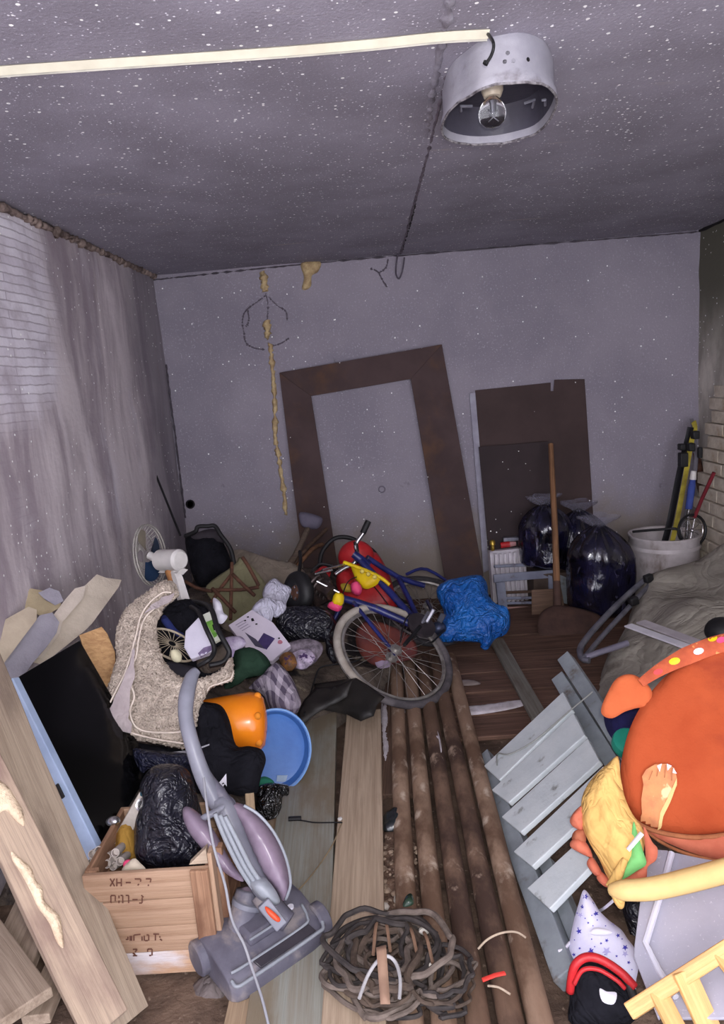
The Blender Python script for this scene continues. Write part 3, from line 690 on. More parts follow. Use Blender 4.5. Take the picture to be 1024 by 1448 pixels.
mb = MB(); mb.tube(q1, .016, 10); mb.build('outer_tube', M_steel, t)
q2 = [q + V((0, -.02, .03)) for q in T([(917, 832, 3.80), (890, 862, 3.62), (855, 900, 3.4), (830, 930, 3.2), (826, 936, 3.16)], 5)]
mb = MB(); mb.tube(q2, .013, 10); mb.build('inner_tube', M_steel, t)
mb = MB(); mb.tube([q2[-3], q2[-3] + V((.22, .06, .03))], .015, 10); mb.build('cross_tube', pm('grey violet tube', (150, 146, 164), (120, 116, 134), rough=.4, metal=.4), t)
for (x, y, Y_) in ((914, 823, 3.8), (893, 855, 3.62)):
    mb = MB(); p = P(x, y, Y_) + V((0, -.03, .03)); mb.box(p, (.05, .035, .045), fr((1, .3, .2), (0, 0, 1))); mb.build('plastic_cap', M_blk, t, bevel=.008)
M_strip = pm('white plastic strip', (236, 234, 240), (214, 212, 222), 6, rough=.5, bump=.05)
for i, (a, b, lab) in enumerate((((888, 884, 3.05), (992, 922, 2.62), 'lower bright white plastic strip lying on the grey canvas'), ((906, 879, 3.12), (1000, 914, 2.72), 'upper greyer white plastic strip lying behind its twin on the grey canvas'))):
    A, B = P(*a), P(*b); zz = max(fm(A.x, A.y), .1)
    o = plank('plastic_strip', A, B, .042 if i == 0 else .05, .008, M_strip if i == 0 else pm('greyish strip', (206, 200, 204), (180, 172, 178)), up=(0, -.35, 1), warp=.0); tag(o, lab, 'strip', 'plastic strips')
mb = MB(); p = P(1022, 893, 2.8); mb.ball(p, (.07, .07, .06)); mb.build('black_pot', M_blk); tag(bpy.data.objects['black_pot'], 'round black object at the right edge on the grey canvas behind the orange mat', 'pot')
# ---------------- child's play mat toy: orange disc, ear, paw, yellow cloth and tubes ----------------
M_or = pm('orange felt', (176, 82, 48), (162, 70, 40), 4, rough=.95, spec=.1, crk=(2.2, .35), bump=.8, bsc=160, stains=(((142, 60, 40), 3, .5, .75, (1, .5, 2)),))
M_or2 = pm('light orange felt', (200, 104, 64), (188, 92, 56), 6, rough=.95, spec=.1, bump=.3, bsc=120)
M_or3 = pm('coral frill', (206, 120, 94), (188, 100, 78), 10, rough=.95, spec=.1)
M_yc = pm('yellow cotton', (224, 184, 112), (206, 164, 96), 5, rough=.9, spec=.15, crk=(6, .6))
M_yp = pm('padded yellow fabric', (226, 194, 132), (210, 176, 116), 6, rough=.8, spec=.2, bump=.25, bsc=70)
M_trim = pm('brown piping', (176, 112, 74), (150, 92, 60), 30, rough=.8)
M_green = pm('green felt', (126, 196, 120), (106, 176, 100), 8, rough=.95)
t = thing('play_mat', 'large orange padded play mat disc with ears and a paw at the right edge', 'play mat', P(980, 1200, 1.8))
plo = pl(985, 1070, 1.80, (-.25, -.80, .55))
disc = [(1080, 910), (1020, 908), (985, 925), (950, 948), (918, 982), (895, 1020), (882, 1060), (877, 1100), (884, 1135), (900, 1158), (930, 1172), (980, 1180), (1030, 1176), (1090, 1165), (1150, 1120), (1170, 1030), (1140, 950)]
od = puff('disc', disc, plo, M_or, t, th=.028, back=.02, amp=.009, ns=3, edge=.045, step=.018, st=(1.8, .5))
pk = (plo[0] - plo[1] * .012, plo[1])
puff('lower_disc', [(900, 1150), (930, 1168), (980, 1178), (1030, 1172), (1090, 1160), (1090, 1205), (1030, 1216), (985, 1208), (940, 1190), (912, 1172)], (plo[0] - plo[1] * .015, plo[1]), M_or3, t, th=.02, back=.01, edge=.03)
bp = [hit(x, y, plo) - plo[1] * .0 for x, y in ((878, 1108), (884, 1140), (900, 1162), (930, 1176), (980, 1184), (1030, 1180), (1090, 1168))]
mb = MB(); mb.tube(cr(bp, 6), .0065, 8); mb.build('piping', M_trim, t)
bp = [hit(x, y, (plo[0] - plo[1] * .02, plo[1])) for x, y in ((904, 1160), (925, 1184), (960, 1203), (1000, 1214), (1040, 1218), (1090, 1208))]
mb = MB(); mb.tube(cr(bp, 6), .0045, 8); mb.build('piping', M_trim, t)
puff('ear', [(922, 980), (908, 962), (890, 954), (872, 960), (860, 978), (851, 998), (852, 1010), (866, 1015), (884, 1006), (902, 1001), (914, 1000)], (plo[0] + plo[1] * .0, plo[1]), M_or2, t, th=.006, back=.006, amp=.002, edge=.015, step=.012, wav=.03)
M_paw = pm('tan paw print fabric', (214, 146, 96), (186, 118, 84), 16, rough=.9, stains=(((240, 200, 150), 22, .58, .66, (1, 1, .3)),))
paw = [(905, 1172), (908, 1150), (907, 1130), (910, 1110), (908, 1098), (914, 1088), (926, 1081), (942, 1080), (954, 1086), (957, 1100), (950, 1116), (941, 1134), (933, 1150), (930, 1172)]
decal('paw_applique', [paw], od, M_paw, off=.004)
decal('paw_edge', [[(930, 1172), (933, 1150), (941, 1134), (950, 1116), (957, 1100), (957, 1110), (948, 1134), (938, 1154), (934, 1173)]], od, M_yp, off=.005)
decal('claw', [[(929, 1083), (936, 1080), (933, 1092)], [(943, 1080), (950, 1083), (944, 1090)], [(952, 1086), (957, 1094), (951, 1093)]], od, M_white, off=.006, step=3)
for (x0, y0, x1, y1) in ((932, 1082, 928, 1098), (941, 1082, 939, 1100), (950, 1086, 949, 1104), (922, 1090, 917, 1103)):
    decal('stitch', [[(x0, y0), (x0 + 1.3, y0), (x1 + 1.3, y1), (x1, y1)]], od, M_trim, off=.006, step=3)
# patterned arch strap with coloured dots over the disc
M_strap = pm('brick red patterned strap', (196, 96, 62), (168, 78, 52), 20, rough=.9, bump=.4, stains=(((222, 150, 90), 30, .6, .66, (1, 1, 1)),))
bq_ = [hit(x, y, (plo[0] + plo[1] * .03, plo[1])) for x, y in ((906, 966), (932, 948), (962, 932), (990, 920), (1020, 910), (1070, 900))]
mb = MB(); mb.tube(cr(bq_, 6), [.012 + .014 * min(1, i / 14) for i in range(31)], 10, flat=.45, up=plo[1]); so = mb.build('arch_strap', M_strap, t)
for (x, y, r_, m) in ((954, 935, 6, M_yel), (988, 921, 5.5, M_white), (931, 950, 5, pm('coral dot', (238, 80, 80), (230, 70, 70))), (1008, 903, 5, M_yel), (1020, 905, 5, M_pink)):
    decal('dot', [[(x + r_ * 1.35 * math.cos(a * .52), y - 4 * math.cos(a * .52) * .3 + r_ * .85 * math.sin(a * .52)) for a in range(12)]], so, m, off=.001, step=3)
# yellow cloth lion head with frilled mane (a plain soft toy flap)
ply = pl(870, 1150, 1.72, (-.35, -.7, .6))
yo = puff('yellow_cloth', [(874, 1070), (860, 1080), (840, 1098), (826, 1120), (822, 1140), (824, 1168), (834, 1192), (848, 1216), (858, 1238), (868, 1250), (882, 1246), (898, 1230), (908, 1212), (912, 1190), (908, 1170), (894, 1150), (884, 1128), (878, 1100)], ply, M_yc, t, th=.028, back=.02, amp=.026, ns=5, edge=.07, step=.012, st=(1.6, .55))
for i, px in enumerate(([(828, 1138), (814, 1146), (806, 1160), (812, 1170), (826, 1172)], [(828, 1190), (812, 1186), (806, 1196), (820, 1206), (838, 1212)], [(826, 1172), (812, 1176), (810, 1188), (828, 1192)], [(838, 1212), (830, 1222), (842, 1238), (852, 1236)], [(850, 1232), (844, 1242), (856, 1254), (868, 1252)])):
    puff('mane_frill', px, (ply[0] - ply[1] * .01, ply[1]), M_or3 if i != 2 else pm('rust frill', (176, 104, 74), (150, 84, 60)), t, th=.010, back=.006, amp=.018, ns=26, edge=.02, step=.009)
puff('green_patch', [(896, 1162), (902, 1180), (910, 1205), (914, 1222), (900, 1232), (880, 1244), (874, 1238), (890, 1214), (892, 1196)], (ply[0] + ply[1] * .03, ply[1]), M_green, t, th=.008, back=.004, edge=.03)
puff('coral_patch', [(910, 1168), (922, 1190), (930, 1200), (928, 1216), (916, 1226), (912, 1244), (880, 1252), (878, 1244), (905, 1228), (913, 1210)], (ply[0] + ply[1] * .02, ply[1]), M_or3, t, th=.02, back=.01, edge=.03)
mb = MB(); mb.tube([hit(x, y, (ply[0] + ply[1] * .05, ply[1])) for x, y in ((888, 1202), (908, 1178))], [.007, .008], 8, flat=.5); mb.build('white_clip', M_white, t)
def ctube(nm, pts, r, m, par, k=6, n=12):
    mb = MB(); q = T(pts, k); 
    if isinstance(r, list):
        rr = []; 
        for i in range(len(q)): 
            f = i / (len(q) - 1) * (len(r) - 1); a = int(f); b = min(a + 1, len(r) - 1); rr.append(r[a] + (r[b] - r[a]) * (f - a))
    else: rr = r
    mb.tube(q, rr, n); return mb.build(nm, m, par, angle=180)
ctube('padded_tube', [(862, 1258, 1.56), (880, 1259, 1.545), (920, 1257, 1.53), (970, 1246, 1.52), (1030, 1230, 1.5), (1080, 1216, 1.5)], [.012, .024, .026, .027, .027, .027], M_yp, t)
ctube('padded_tube', [(884, 1215, 1.62), (874, 1236, 1.60), (864, 1256, 1.58)], [.008, .013, .014], M_yc, t)
ctube('padded_tube', [(872, 1262, 1.56), (876, 1274, 1.55), (878, 1283, 1.55)], [.016, .014, .006], M_yc, t)
# ---------------- grey plastic storage box ----------------
def m_tub():
    g = G('frosted grey plastic'); v = g.co
    col = g.mix(g.ss(g.noise(4), .3, .7), S((176, 175, 190)), S((160, 159, 174)))
    col = g.mix(g.ss(g.noise(150, det=3), .62, .72), col, S((196, 195, 206)))
    g.b.inputs['Coat Weight'].default_value = .1
    return g.fin(col, .4, 0, .4)
M_tub = m_tub()
t = thing('storage_box_lid', 'upturned frosted grey plastic storage box lid with raised rim at the lower right', 'storage lid', P(960, 1380, 1.42))
plt_ = pl3((950, 1200, 1.66), (910, 1340, 1.45), (1024, 1290, 1.46))
lid = [(912, 1160), (1080, 1150), (1090, 1440), (930, 1440), (896, 1330), (904, 1290)]
flat('rim_flange', [(920, 1200), (945, 1202), (914, 1335), (950, 1420), (930, 1440), (896, 1352), (897, 1335), (908, 1250)], plt_, .012, M_tub, t, bevel=.003)
flat('panel', [(944, 1203), (985, 1212), (1030, 1220), (1100, 1212), (1110, 1440), (952, 1440), (914, 1336)], (plt_[0] - plt_[1] * .01, plt_[1]), .008, M_tub, t, bevel=.002)
q = [hit(x, y, plt_) for x, y in ((950, 1206), (936, 1258), (913, 1334), (932, 1372), (956, 1410))]
mb = MB(); mb.tube(q, .008, 8); mb.build('raised_edge', pm('worn pale plastic edge', (214, 214, 226), (196, 196, 212)), t)
# wooden stool/crib rail at the bottom right
M_pine = wood('varnished pine', (236, 196, 132), (214, 168, 108), rough=.5, dirt=(176, 122, 84))
t = thing('wooden_rail_frame', 'varnished pine rail with slats lying across the lower right corner', 'wooden frame', P(980, 1400, 1.2))
plank('rail', P(890, 1430, 1.33), P(1090, 1302, 1.33), .034, .03, M_pine, t, up=(0, -.6, .8))
for (x0, y0, x1, y1, w) in ((966, 1372, 1010, 1470, .05), (1020, 1346, 1060, 1400, .042), (930, 1402, 960, 1460, .04)):
    plank('slat', P(x0, y0, 1.33), P(x1, y1, 1.26), w, .014, M_pine, t, up=(0, -.6, .8))
# ---------------- star cushion and red-black bag below it ----------------
t_ = pl(850, 1320, 1.60, (-.15, -.72, .66))
star = [(826, 1258), (838, 1272), (848, 1288), (862, 1302), (878, 1314), (888, 1328), (898, 1342), (903, 1362), (900, 1384), (890, 1420), (820, 1430), (803, 1400), (803, 1360), (806, 1330), (812, 1300), (819, 1276)]
cu = puff('star_cushion', star, t_, pm('white printed cotton', (222, 220, 240), (204, 202, 228), 6, rough=.9, bump=.3), th=.05, back=.04, amp=.010, ns=5, edge=.07, step=.012)
tag(cu, 'white cone shaped cushion printed with small blue stars at the lower right', 'cushion')
def star_px(x, y, r, a0=0): return [(x + (r if i % 2 == 0 else r * .42) * math.cos(a0 + i * PI / 5), y + (r if i % 2 == 0 else r * .42) * math.sin(a0 + i * PI / 5)) for i in range(10)]
r2 = random.Random(5); sp = [(828, 1268, 4.5), (840, 1276, 3), (824, 1283, 2.6), (843, 1292, 4.2), (819, 1317, 4.6), (836, 1345, 5), (858, 1330, 3.2), (884, 1340, 4.8), (874, 1323, 3.4), (889, 1361, 3), (850, 1334, 2), (832, 1305, 2), (820, 1341, 2.2), (846, 1315, 1.8), (812, 1350, 3), (872, 1352, 2.2), (868, 1372, 3), (880, 1382, 2)]

M_ink1 = pm('blue ink', (70, 66, 170), (58, 54, 150))
for x, y, r_ in sp: decal('star_print', [star_px(x, y, r_, r2.random() * 6)], cu, M_ink1, off=.0007, step=3)
M_ink2 = pm('pale blue ink', (176, 172, 216), (166, 160, 210))
for x, y, r_ in ((858, 1345, 7), (884, 1349, 5), (821, 1294, 4), (868, 1306, 4)): decal('pale_star_print', [star_px(x, y, r_, .3)], cu, M_ink2, off=.0007, step=3)
for i in range(26):
    pass
decal('dot_print', [[(x + 1.1 * math.cos(a), y + 1.1 * math.sin(a)) for a in (0, 1.25, 2.5, 3.75, 5)] for x, y in [(r2.uniform(810, 895), r2.uniform(1275, 1385)) for _ in range(48)]], cu, pm('mid blue ink', (112, 108, 190), (100, 96, 180)), off=.0007, step=3)['kind'] = 'stuff'
puff('white_fold', [(834, 1318), (842, 1312), (858, 1314), (866, 1319), (856, 1323), (838, 1322)], (t_[0] + t_[1] * .055, t_[1]), M_white, cu, th=.003, back=.003, edge=.012, step=.008)  # added white piece standing in for a pale fold of the cushion
t = thing('red_black_bag', 'small red and black fabric bag below the star cushion', 'bag', P(850, 1400, 1.45))
pr_ = pl(850, 1385, 1.47, (-.1, -.7, .7))
puff('body', [(806, 1410), (806, 1380), (816, 1362), (835, 1360), (860, 1368), (885, 1384), (900, 1410), (890, 1450), (810, 1450)], pr_, M_blkc, t, th=.05, back=.03, amp=.01, edge=.05, step=.014)
ctube('red_piping', [(806, 1402, 1.445), (812, 1368, 1.445), (828, 1354, 1.45), (850, 1357, 1.44), (878, 1375, 1.42), (898, 1396, 1.40)], .010, M_red, t)
ctube('red_piping', [(812, 1392, 1.43), (824, 1372, 1.435), (846, 1371, 1.43), (872, 1386, 1.41), (884, 1398, 1.40)], .005, M_red, t)
ctube('black_strap', [(884, 1382, 1.42), (893, 1400, 1.40), (900, 1425, 1.39)], .010, M_blk, t)
puff('white_print', [(848, 1398), (858, 1402), (872, 1404), (868, 1420), (852, 1416)], (pr_[0] + pr_[1] * .05, pr_[1]), M_white, t, th=.004, edge=.02)
# things under the mat: dark blue cloth, teal lid, dark jumble
ob = puff('navy_cloth', [(856, 1000), (880, 1000), (906, 1002), (900, 1030), (888, 1060), (870, 1050), (856, 1026)], pl(880, 1020, 2.2, (-.3, -.5, .8)), pm('navy cloth', (34, 34, 82), (24, 22, 58), 9, rough=.95, bump=.4), th=.05, back=.05, amp=.02, ns=6)
tag(ob, 'crumpled navy blue cloth between the grey pallet and the orange disc', 'cloth')
mb = MB(); mb.lathe([(0, .015), (.035, .014), (.045, .010), (.048, 0), (.047, -.02)], 24, fr4(P(888, 1050, 2.05), (1, 0, 0), (-.2, -.5, .8))); tag(mb.build('teal_lid', pm('teal plastic', (40, 150, 128), (30, 128, 108), rough=.4)), 'round teal plastic lid half hidden behind the orange disc', 'lid')
ob = puff('dark_bag', [(880, 1276), (900, 1262), (915, 1250), (912, 1290), (900, 1335), (888, 1312)], pl(898, 1290, 1.72, (-.2, -.6, .8)), M_blkp, th=.04, back=.04, amp=.02, ns=10); tag(ob, 'dark crumpled bag in the gap between the cushion and the grey plastic lid', 'bag')
# ---------------- grey wooden pallet ----------------
t = thing('slatted_pallet', 'pale grey painted wooden pallet of five slats lying tilted on the floor at the right', 'pallet', (.38, 2.2, 0))
def L3(a, b, k): return a + (b - a) * k
# left rail lies on the floor, right rail is propped up
A0, A1 = Pz(680, 1066, .03), Pz(796, 1378, .05)
B0, B1 = P(795, 948, 2.70), P(884, 1085, 2.10)
B2 = B0 + (B1 - B0).normalized() * .80
up = (A1 - A0).cross(B0 - A0).normalized(); up = up if up.z > 0 else -up
plank('rail', A0 - up * .025, A1 - up * .025, .065, .05, M_gpaint2, t, up=up, warp=.004, seed=1)
plank('rail', A0 + (A1 - A0) * .62 - up * .012 + V((.075, 0, 0)), A1 + V((.075, -.03, 0)) - up * .012, .045, .05, M_gpaint2, t, up=up, warp=.004, seed=7)
e = (B0 - A0).normalized()
plank('rail', B0 - up * .02 - e * .03, B2 - up * .02 - e * .03, .055, .05, M_gpaint2, t, up=up, warp=.004, seed=2)
plank('rail', B0 + V((.0, .03, .01)) + e * .035, B2 + e * .035, .055, .05, M_gpaint2, t, up=up, warp=.004, seed=3)
plA = (A0 + up * .022, up)
for q_ in (((684, 1083), (796, 978), (809, 1003), (706, 1103)), ((695, 1117), (811, 1008), (827, 1039), (719, 1135)), ((709, 1155), (831, 1044), (848, 1076), (736, 1177)), ((726, 1204), (853, 1083), (880, 1106), (752, 1225)), ((745, 1256), (812, 1195), (841, 1219), (777, 1285))):
    flat('slat', q_, plA, .02, M_gpaint, t, bevel=.003, R=fr(hit(*q_[1], plA) - hit(*q_[0], plA), up))
plA = (A0 + up * .028, up)
mb = MB(); mb.tube(cr([hit(x, y, plA) for x, y in ((703, 1082), (704, 1066), (722, 1066), (758, 1046), (800, 1010), (830, 985), (838, 978))], 5), .0028, 6)
tag(mb.build('grey_string', pm('grey cord', (150, 152, 148), (130, 132, 128))), 'thin grey cord lying over the top slat of the pallet', 'cord')
mb = MB(); mb.tube(cr([P(868, 1273, 1.56), P(852, 1286, 1.66), P(838, 1292, 1.75)], 3), .004, 6); mb.tube(cr([P(806, 1333, 1.6), P(798, 1342, 1.58), P(790, 1345, 1.58)], 3), .004, 6); tag(mb.build('white_string', M_white), 'white cord running behind the star cushion to the padded tube', 'cord')
# ---------------- floor boards, pipes, rubble ----------------
M_green_b = wood('worn green painted board', (150, 152, 144), (138, 132, 120), rough=.75, dirt=(128, 116, 98), dlo=.42, dhi=.62)
M_beige_b = wood('dusty beige board', (184, 164, 142), (158, 138, 118), rough=.85, dirt=(132, 112, 94), dlo=.55, dhi=.8)
def floor_plank(a, b, w, th, m, label, z=0, group=None, name='floor_plank', **k):
    A, B = Pz(a[0], a[1], z), Pz(b[0], b[1], z); A.z = B.z = z + th / 2
    o = plank(name, A, B, w, th, m, **k); return tag(o, label, 'board', group)
floor_plank((446, 1010), (405, 1500), .205, .03, M_green_b, 'wide floor board with worn pale green paint left of the middle plank', z=.02)
floor_plank((515, 1012), (500, 1500), .155, .028, M_beige_b, 'clean beige plank running straight down the middle of the floor', z=.03)
floor_plank((415, 1085), (343, 1500), .11, .025, wood('tan board', (170, 148, 122), (146, 124, 102)), 'narrow tan board beside the blue basin, left of the green painted board', z=.012)
floor_plank((487, 935), (470, 1010), .17, .03, pm('grey blue board', (136, 146, 146), (110, 118, 118), 5, stains=(((120, 104, 88), 5, .55, .7, (1, 1, 1)),)), 'short grey blue board end beyond the black rubber mat', z=.03)
floor_plank((570, 962), (560, 1130), .17, .02, M_woodd, 'dark brown floor board between the beige plank and the pipes', z=.008)
# long rusty round pipes side by side
M_pipe = pm('earth brown pipe', (168, 142, 120), (132, 106, 88), 5, rough=.85, bump=.6, bsc=45, st=(1, .35, 1), stains=(((104, 80, 64), 5, .44, .6, (1, .5, 1)), ((196, 178, 160), 9, .56, .68, (1, .7, 1))))
M_pipe2 = pm('dark brown pipe', (132, 106, 88), (96, 74, 60), 5, rough=.85, bump=.6, bsc=45, st=(1, .35, 1), stains=(((72, 54, 46), 5, .44, .6, (1, .5, 1)), ((166, 144, 126), 10, .58, .68, (1, .7, 1))))
labs = ['leftmost of the long earth brown pipes lying beside the beige plank and rubble', 'second long earth brown pipe from the beige plank',
        'third long pipe from the beige plank, in the middle of the row', 'fourth long pipe from the beige plank, darkest towards the back', 'rightmost of the long brown pipes, next to the pale pallet']
top_ = [(562, 985), (583, 985), (604, 985), (626, 984), (647, 980)]; bot = [(584, 1500), (632, 1500), (682, 1500), (731, 1500), (774, 1500)]
for i in range(5):
    r_ = .0315
    A, B = Pz(*top_[i], 0), Pz(*bot[i], 0); D = (A - B).normalized(); A = A + D * (.35 + .1 * (i % 2)); A.z = B.z = r_ + .004
    t = thing('long_pipe', labs[i], 'pipe', (B + A) / 2 - V((0, 0, r_)), 'long brown pipes on the floor')
    pts = [B.lerp(A, k / 14) + V((.0012 * math.sin(k * .7 + i), 0, .001 * math.sin(k + i))) for k in range(15)]
    mb = MB(); mb.tube(pts, [r_ * (1 + .015 * math.sin(k * 1.1 + i * 2)) for k in range(15)], 16); mb.build('tube', M_pipe if i in (0, 1, 4) else M_pipe2, t)
    mb = MB(); mb.tube([B - V((0, .001, 0)), B - V((0, .004, 0))], r_ * .8, 14); mb.build('bore', M_dark, t)
# cross boards of the old timber floor at the right rear
M_fl = wood('brown timber floor', (120, 92, 78), (88, 66, 56), dirt=(62, 46, 40), dlo=.5, dhi=.75)
ys = [4.40, 4.12, 3.86, 3.62, 3.38, 3.16, 2.94, 2.74]
for i in range(len(ys) - 1):
    y0, y1 = ys[i], ys[i + 1]; cy = (y0 + y1) / 2
    o = plank('floor_board', (.36 - .02 * i, cy + rnd.uniform(-.01, .01), .012), (1.75, cy + rnd.uniform(-.02, .02), .012), abs(y0 - y1) - .012, .02 + .004 * (i % 2), M_fl, warp=.004, seed=i); o['kind'] = 'structure'
for i, y in enumerate((3.7, 4.0, 4.28, 4.52)):
    o = plank('floor_board', (-.35, y, .012), (.34, y + .02, .012), .24, .02, M_fl, warp=.004, seed=i + 20); o['kind'] = 'structure'
o = plank('narrow_batten', Pz(702, 905, .04), Pz(765, 1018, .04), .075, .02, wood('grey batten', (132, 130, 122), (108, 102, 94), dirt=(92, 78, 68)), warp=.003); tag(o, 'narrow grey batten lying diagonally over the timber floor below the blue bag', 'batten')
o = plank('thin_lath', Pz(738, 975, .03), Pz(772, 1022, .03), .02, .012, M_wood, warp=.002); tag(o, 'thin pale slat beside the diagonal grey batten', 'slat')
M_lime = pm('white lime dust', (206, 200, 206), (176, 168, 172), 20, rough=.95, bump=.8, bsc=90)
def splat(nm, pxo, z, m, label, th=.006, **k):
    ws = (V((0, 0, z)), V((0, 0, 1))); o = puff(nm, pxo, ws, m, th=th, back=.001, amp=.004, ns=30, edge=.03, step=.014, **k); o['kind'] = 'stuff'; return tag(o, label, 'dust')
splat('lime_spill', [(656, 1000), (690, 996), (735, 990), (742, 996), (730, 1001), (700, 1007), (668, 1011), (656, 1009)], .028, M_lime, 'streak of white lime dust on the dark timber floor')
splat('lime_spill', [(646, 963), (664, 961), (680, 966), (670, 969), (652, 969)], .028, pm('faint lime', (150, 136, 132)), 'faint pale dust patch on the timber floor right of the bicycle wheel')
splat('lime_spill', [(541, 985), (546, 990), (550, 1010), (549, 1040), (552, 1060), (546, 1085), (542, 1100), (540, 1060), (538, 1020)], .022, M_lime, 'crumbly white lime ridge along the far right edge of the beige plank', th=.014)
splat('lime_spill', [(570, 985), (574, 986), (577, 1020), (579, 1060), (575, 1058), (570, 1020)], .022, M_lime, 'thin white lime streak on the dark board in front of the wheel')
splat('lime_spill', [(614, 1034), (620, 1036), (625, 1060), (622, 1063), (616, 1048)], .062, M_lime, 'small white scrape on the pipes in front of the wheel', th=.004)
# rubble between plank and pipes
t = thing('rubble', 'brown earth and rubble between the beige plank and the long pipes', 'rubble', Pz(565, 1260)); t['kind'] = 'stuff'
ws = (V((0, 0, .006)), V((0, 0, 1)))
o = puff('earth', [(541, 1160), (585, 1155), (592, 1220), (600, 1300), (610, 1420), (535, 1420), (539, 1300)], ws, pm('loose earth', (120, 96, 80), (78, 60, 50), 30, rough=.95, bump=1, bsc=70, bd=.01, stains=(((160, 142, 124), 50, .6, .7, (1, 1, 1)),)), t, th=.012, back=.001, amp=.02, ns=22, edge=.05, step=.012); o['kind'] = 'stuff'
r3 = random.Random(11); mb = MB(); 
for i in range(150):
    x, y = r3.uniform(541, 592), r3.uniform(1180, 1400); q = Pz(x, y, .02 + r3.uniform(0, .01)); s_ = r3.uniform(.003, .011)
    mb.ball(q, (s_ * r3.uniform(.7, 1.6), s_, s_ * .7), 6, 4, lambda d: .3 * noise.noise(d * 2 + q * 50))
mb.build('pebbles', pm('grit', (170, 150, 130), (110, 92, 78), 40), t, smooth=False)['kind'] = 'stuff'
def stone(x, y, r_, c, label, cat='stone', z=.03, sq=(1, 1, .6), name='stone'):
    q = Pz(x, y, z); mb = MB(); mb.ball(q, (r_ * sq[0], r_ * sq[1], r_ * sq[2]), 12, 8, lambda d: .35 * noise.noise(d * 1.6 + q * 9)); return tag(mb.build(name, pm(name + ' ' + str(c), c, rough=.85, bump=.5), angle=180), label, cat)
stone(574, 1238, .020, (188, 158, 128), 'tan stone lying in the earth between beige plank and pipes', z=.03)
stone(565, 1272, .018, (196, 190, 178), 'largest pale lump in the debris near the dark green shard', z=.03)
stone(545, 1282, .013, (208, 200, 190), 'small white lump touching the beige plank', z=.03)
stone(584, 1298, .015, (190, 176, 150), 'small yellowish lump just beyond the cable coil', z=.03)
o = puff('green_shard', [(574, 1268), (582, 1264), (585, 1278), (570, 1282)], (V((0, 0, .04)), V((0, -.3, 1)).normalized()), pm('dark green glass', (34, 52, 40), rough=.2), th=.004, back=.002, edge=.01, step=.008); tag(o, 'dark green glass shard with pale edge in the rubble', 'shard')
mb = MB(); mb.tube([Pz(568, 1281, .035), Pz(586, 1279, .035)], .0025, 6); tag(mb.build('white_splinter', M_white), 'thin white splinter under the green shard', 'splinter')
o = puff('black_rag', [(542, 1155), (552, 1148), (570, 1147), (582, 1152), (576, 1165), (564, 1174), (545, 1176), (541, 1168)], (V((0, 0, .03)), V((0, 0, 1))), pm('black shiny film', (34, 40, 42), (16, 18, 20), 20, rough=.2, spec=.7), th=.02, back=.01, amp=.02, ns=16, step=.009); tag(o, 'small crumpled black shiny rag beside the beige plank', 'rag')
# cable coil in front
t = thing('cable_coil', 'tangled coil of old brown and black cables on the floor at the bottom', 'cable coil', Pz(560, 1380))
M_cab = [pm('brown old cable', (92, 78, 68), (62, 52, 46), 30, rough=.8, bump=.5), pm('dark cable', (64, 58, 56), (42, 38, 38), 30, rough=.7, bump=.4), pm('grey cable', (116, 104, 96), (84, 74, 68), 30, rough=.8)]
r4 = random.Random(4); cc = Pz(552, 1408, 0)
def loop(c, rx, ry, z0, ph, tilt, k=26, wob=.035):
    out = []
    for i in range(k):
        a = 2 * PI * i / k; out.append(V((c.x + rx * math.cos(a) + wob * noise.noise(V((math.cos(a) * 2, math.sin(a) * 2, ph))), c.y + ry * math.sin(a) + wob * noise.noise(V((math.cos(a) * 2, math.sin(a) * 2, ph + 9))), z0 + tilt * math.sin(a + ph) + .012 * noise.noise(V((a, ph, 2))))))
    return out
for i in range(26):
    c_ = cc + V((r4.uniform(-.02, .02), r4.uniform(-.02, .02), 0)); z0 = .07 + i * .0032
    mb = MB(); mb.tube(cr(loop(c_, r4.uniform(.06, .155), r4.uniform(.05, .135), z0, i * 1.7, r4.uniform(.0, .02)), 3, True), r4.uniform(.005, .0095), 7, True); mb.build('cable_loop', M_cab[i % 3], t)
for i in range(7):   # the slack loops to the right, on the pipes
    c_ = Pz(620, 1392, .08) + V((r4.uniform(-.012, .012), r4.uniform(-.01, .01), 0))
    mb = MB(); mb.tube(cr(loop(c_, r4.uniform(.05, .085), r4.uniform(.05, .085), .085 + i * .006, i * 2.3, .01), 3, True), r4.uniform(.004, .006), 7, True); mb.build('cable_loop', M_cab[(i + 1) % 3], t)
mb = MB(); mb.tube(cr([Pz(470, 1336, .08), Pz(484, 1316, .09), Pz(510, 1303, .10), Pz(535, 1299, .10), Pz(560, 1305, .10), Pz(585, 1312, .11), Pz(605, 1318, .10), Pz(618, 1322, .10)], 6), .0085, 8); mb.build('cable_loop', M_cab[1], t)
for x0, y0, x1, y1 in ((536, 1296, 528, 1350), (545, 1300, 552, 1345), (578, 1310, 590, 1350), (598, 1316, 612, 1362)):
    mb = MB(); q0, q1 = Pz(x0, y0, .12), Pz(x1, y1, .15); mb.tube(cr([q0, q0.lerp(q1, .5) + V((0, 0, .02)), q1], 5), .0045, 6); mb.build('frayed_strand', pm('frayed cord', (150, 118, 96), (110, 86, 70)), t)
for x, y in ((600, 1316), (607, 1366)):
    mb = MB(); mb.ball(Pz(x, y, .13), (.016, .011, .009), 10, 7, lambda d: .3 * noise.noise(d * 3 + V((x, 0, 0)))); mb.build('tape_knot', pm('pale tape', (206, 200, 190)), t)
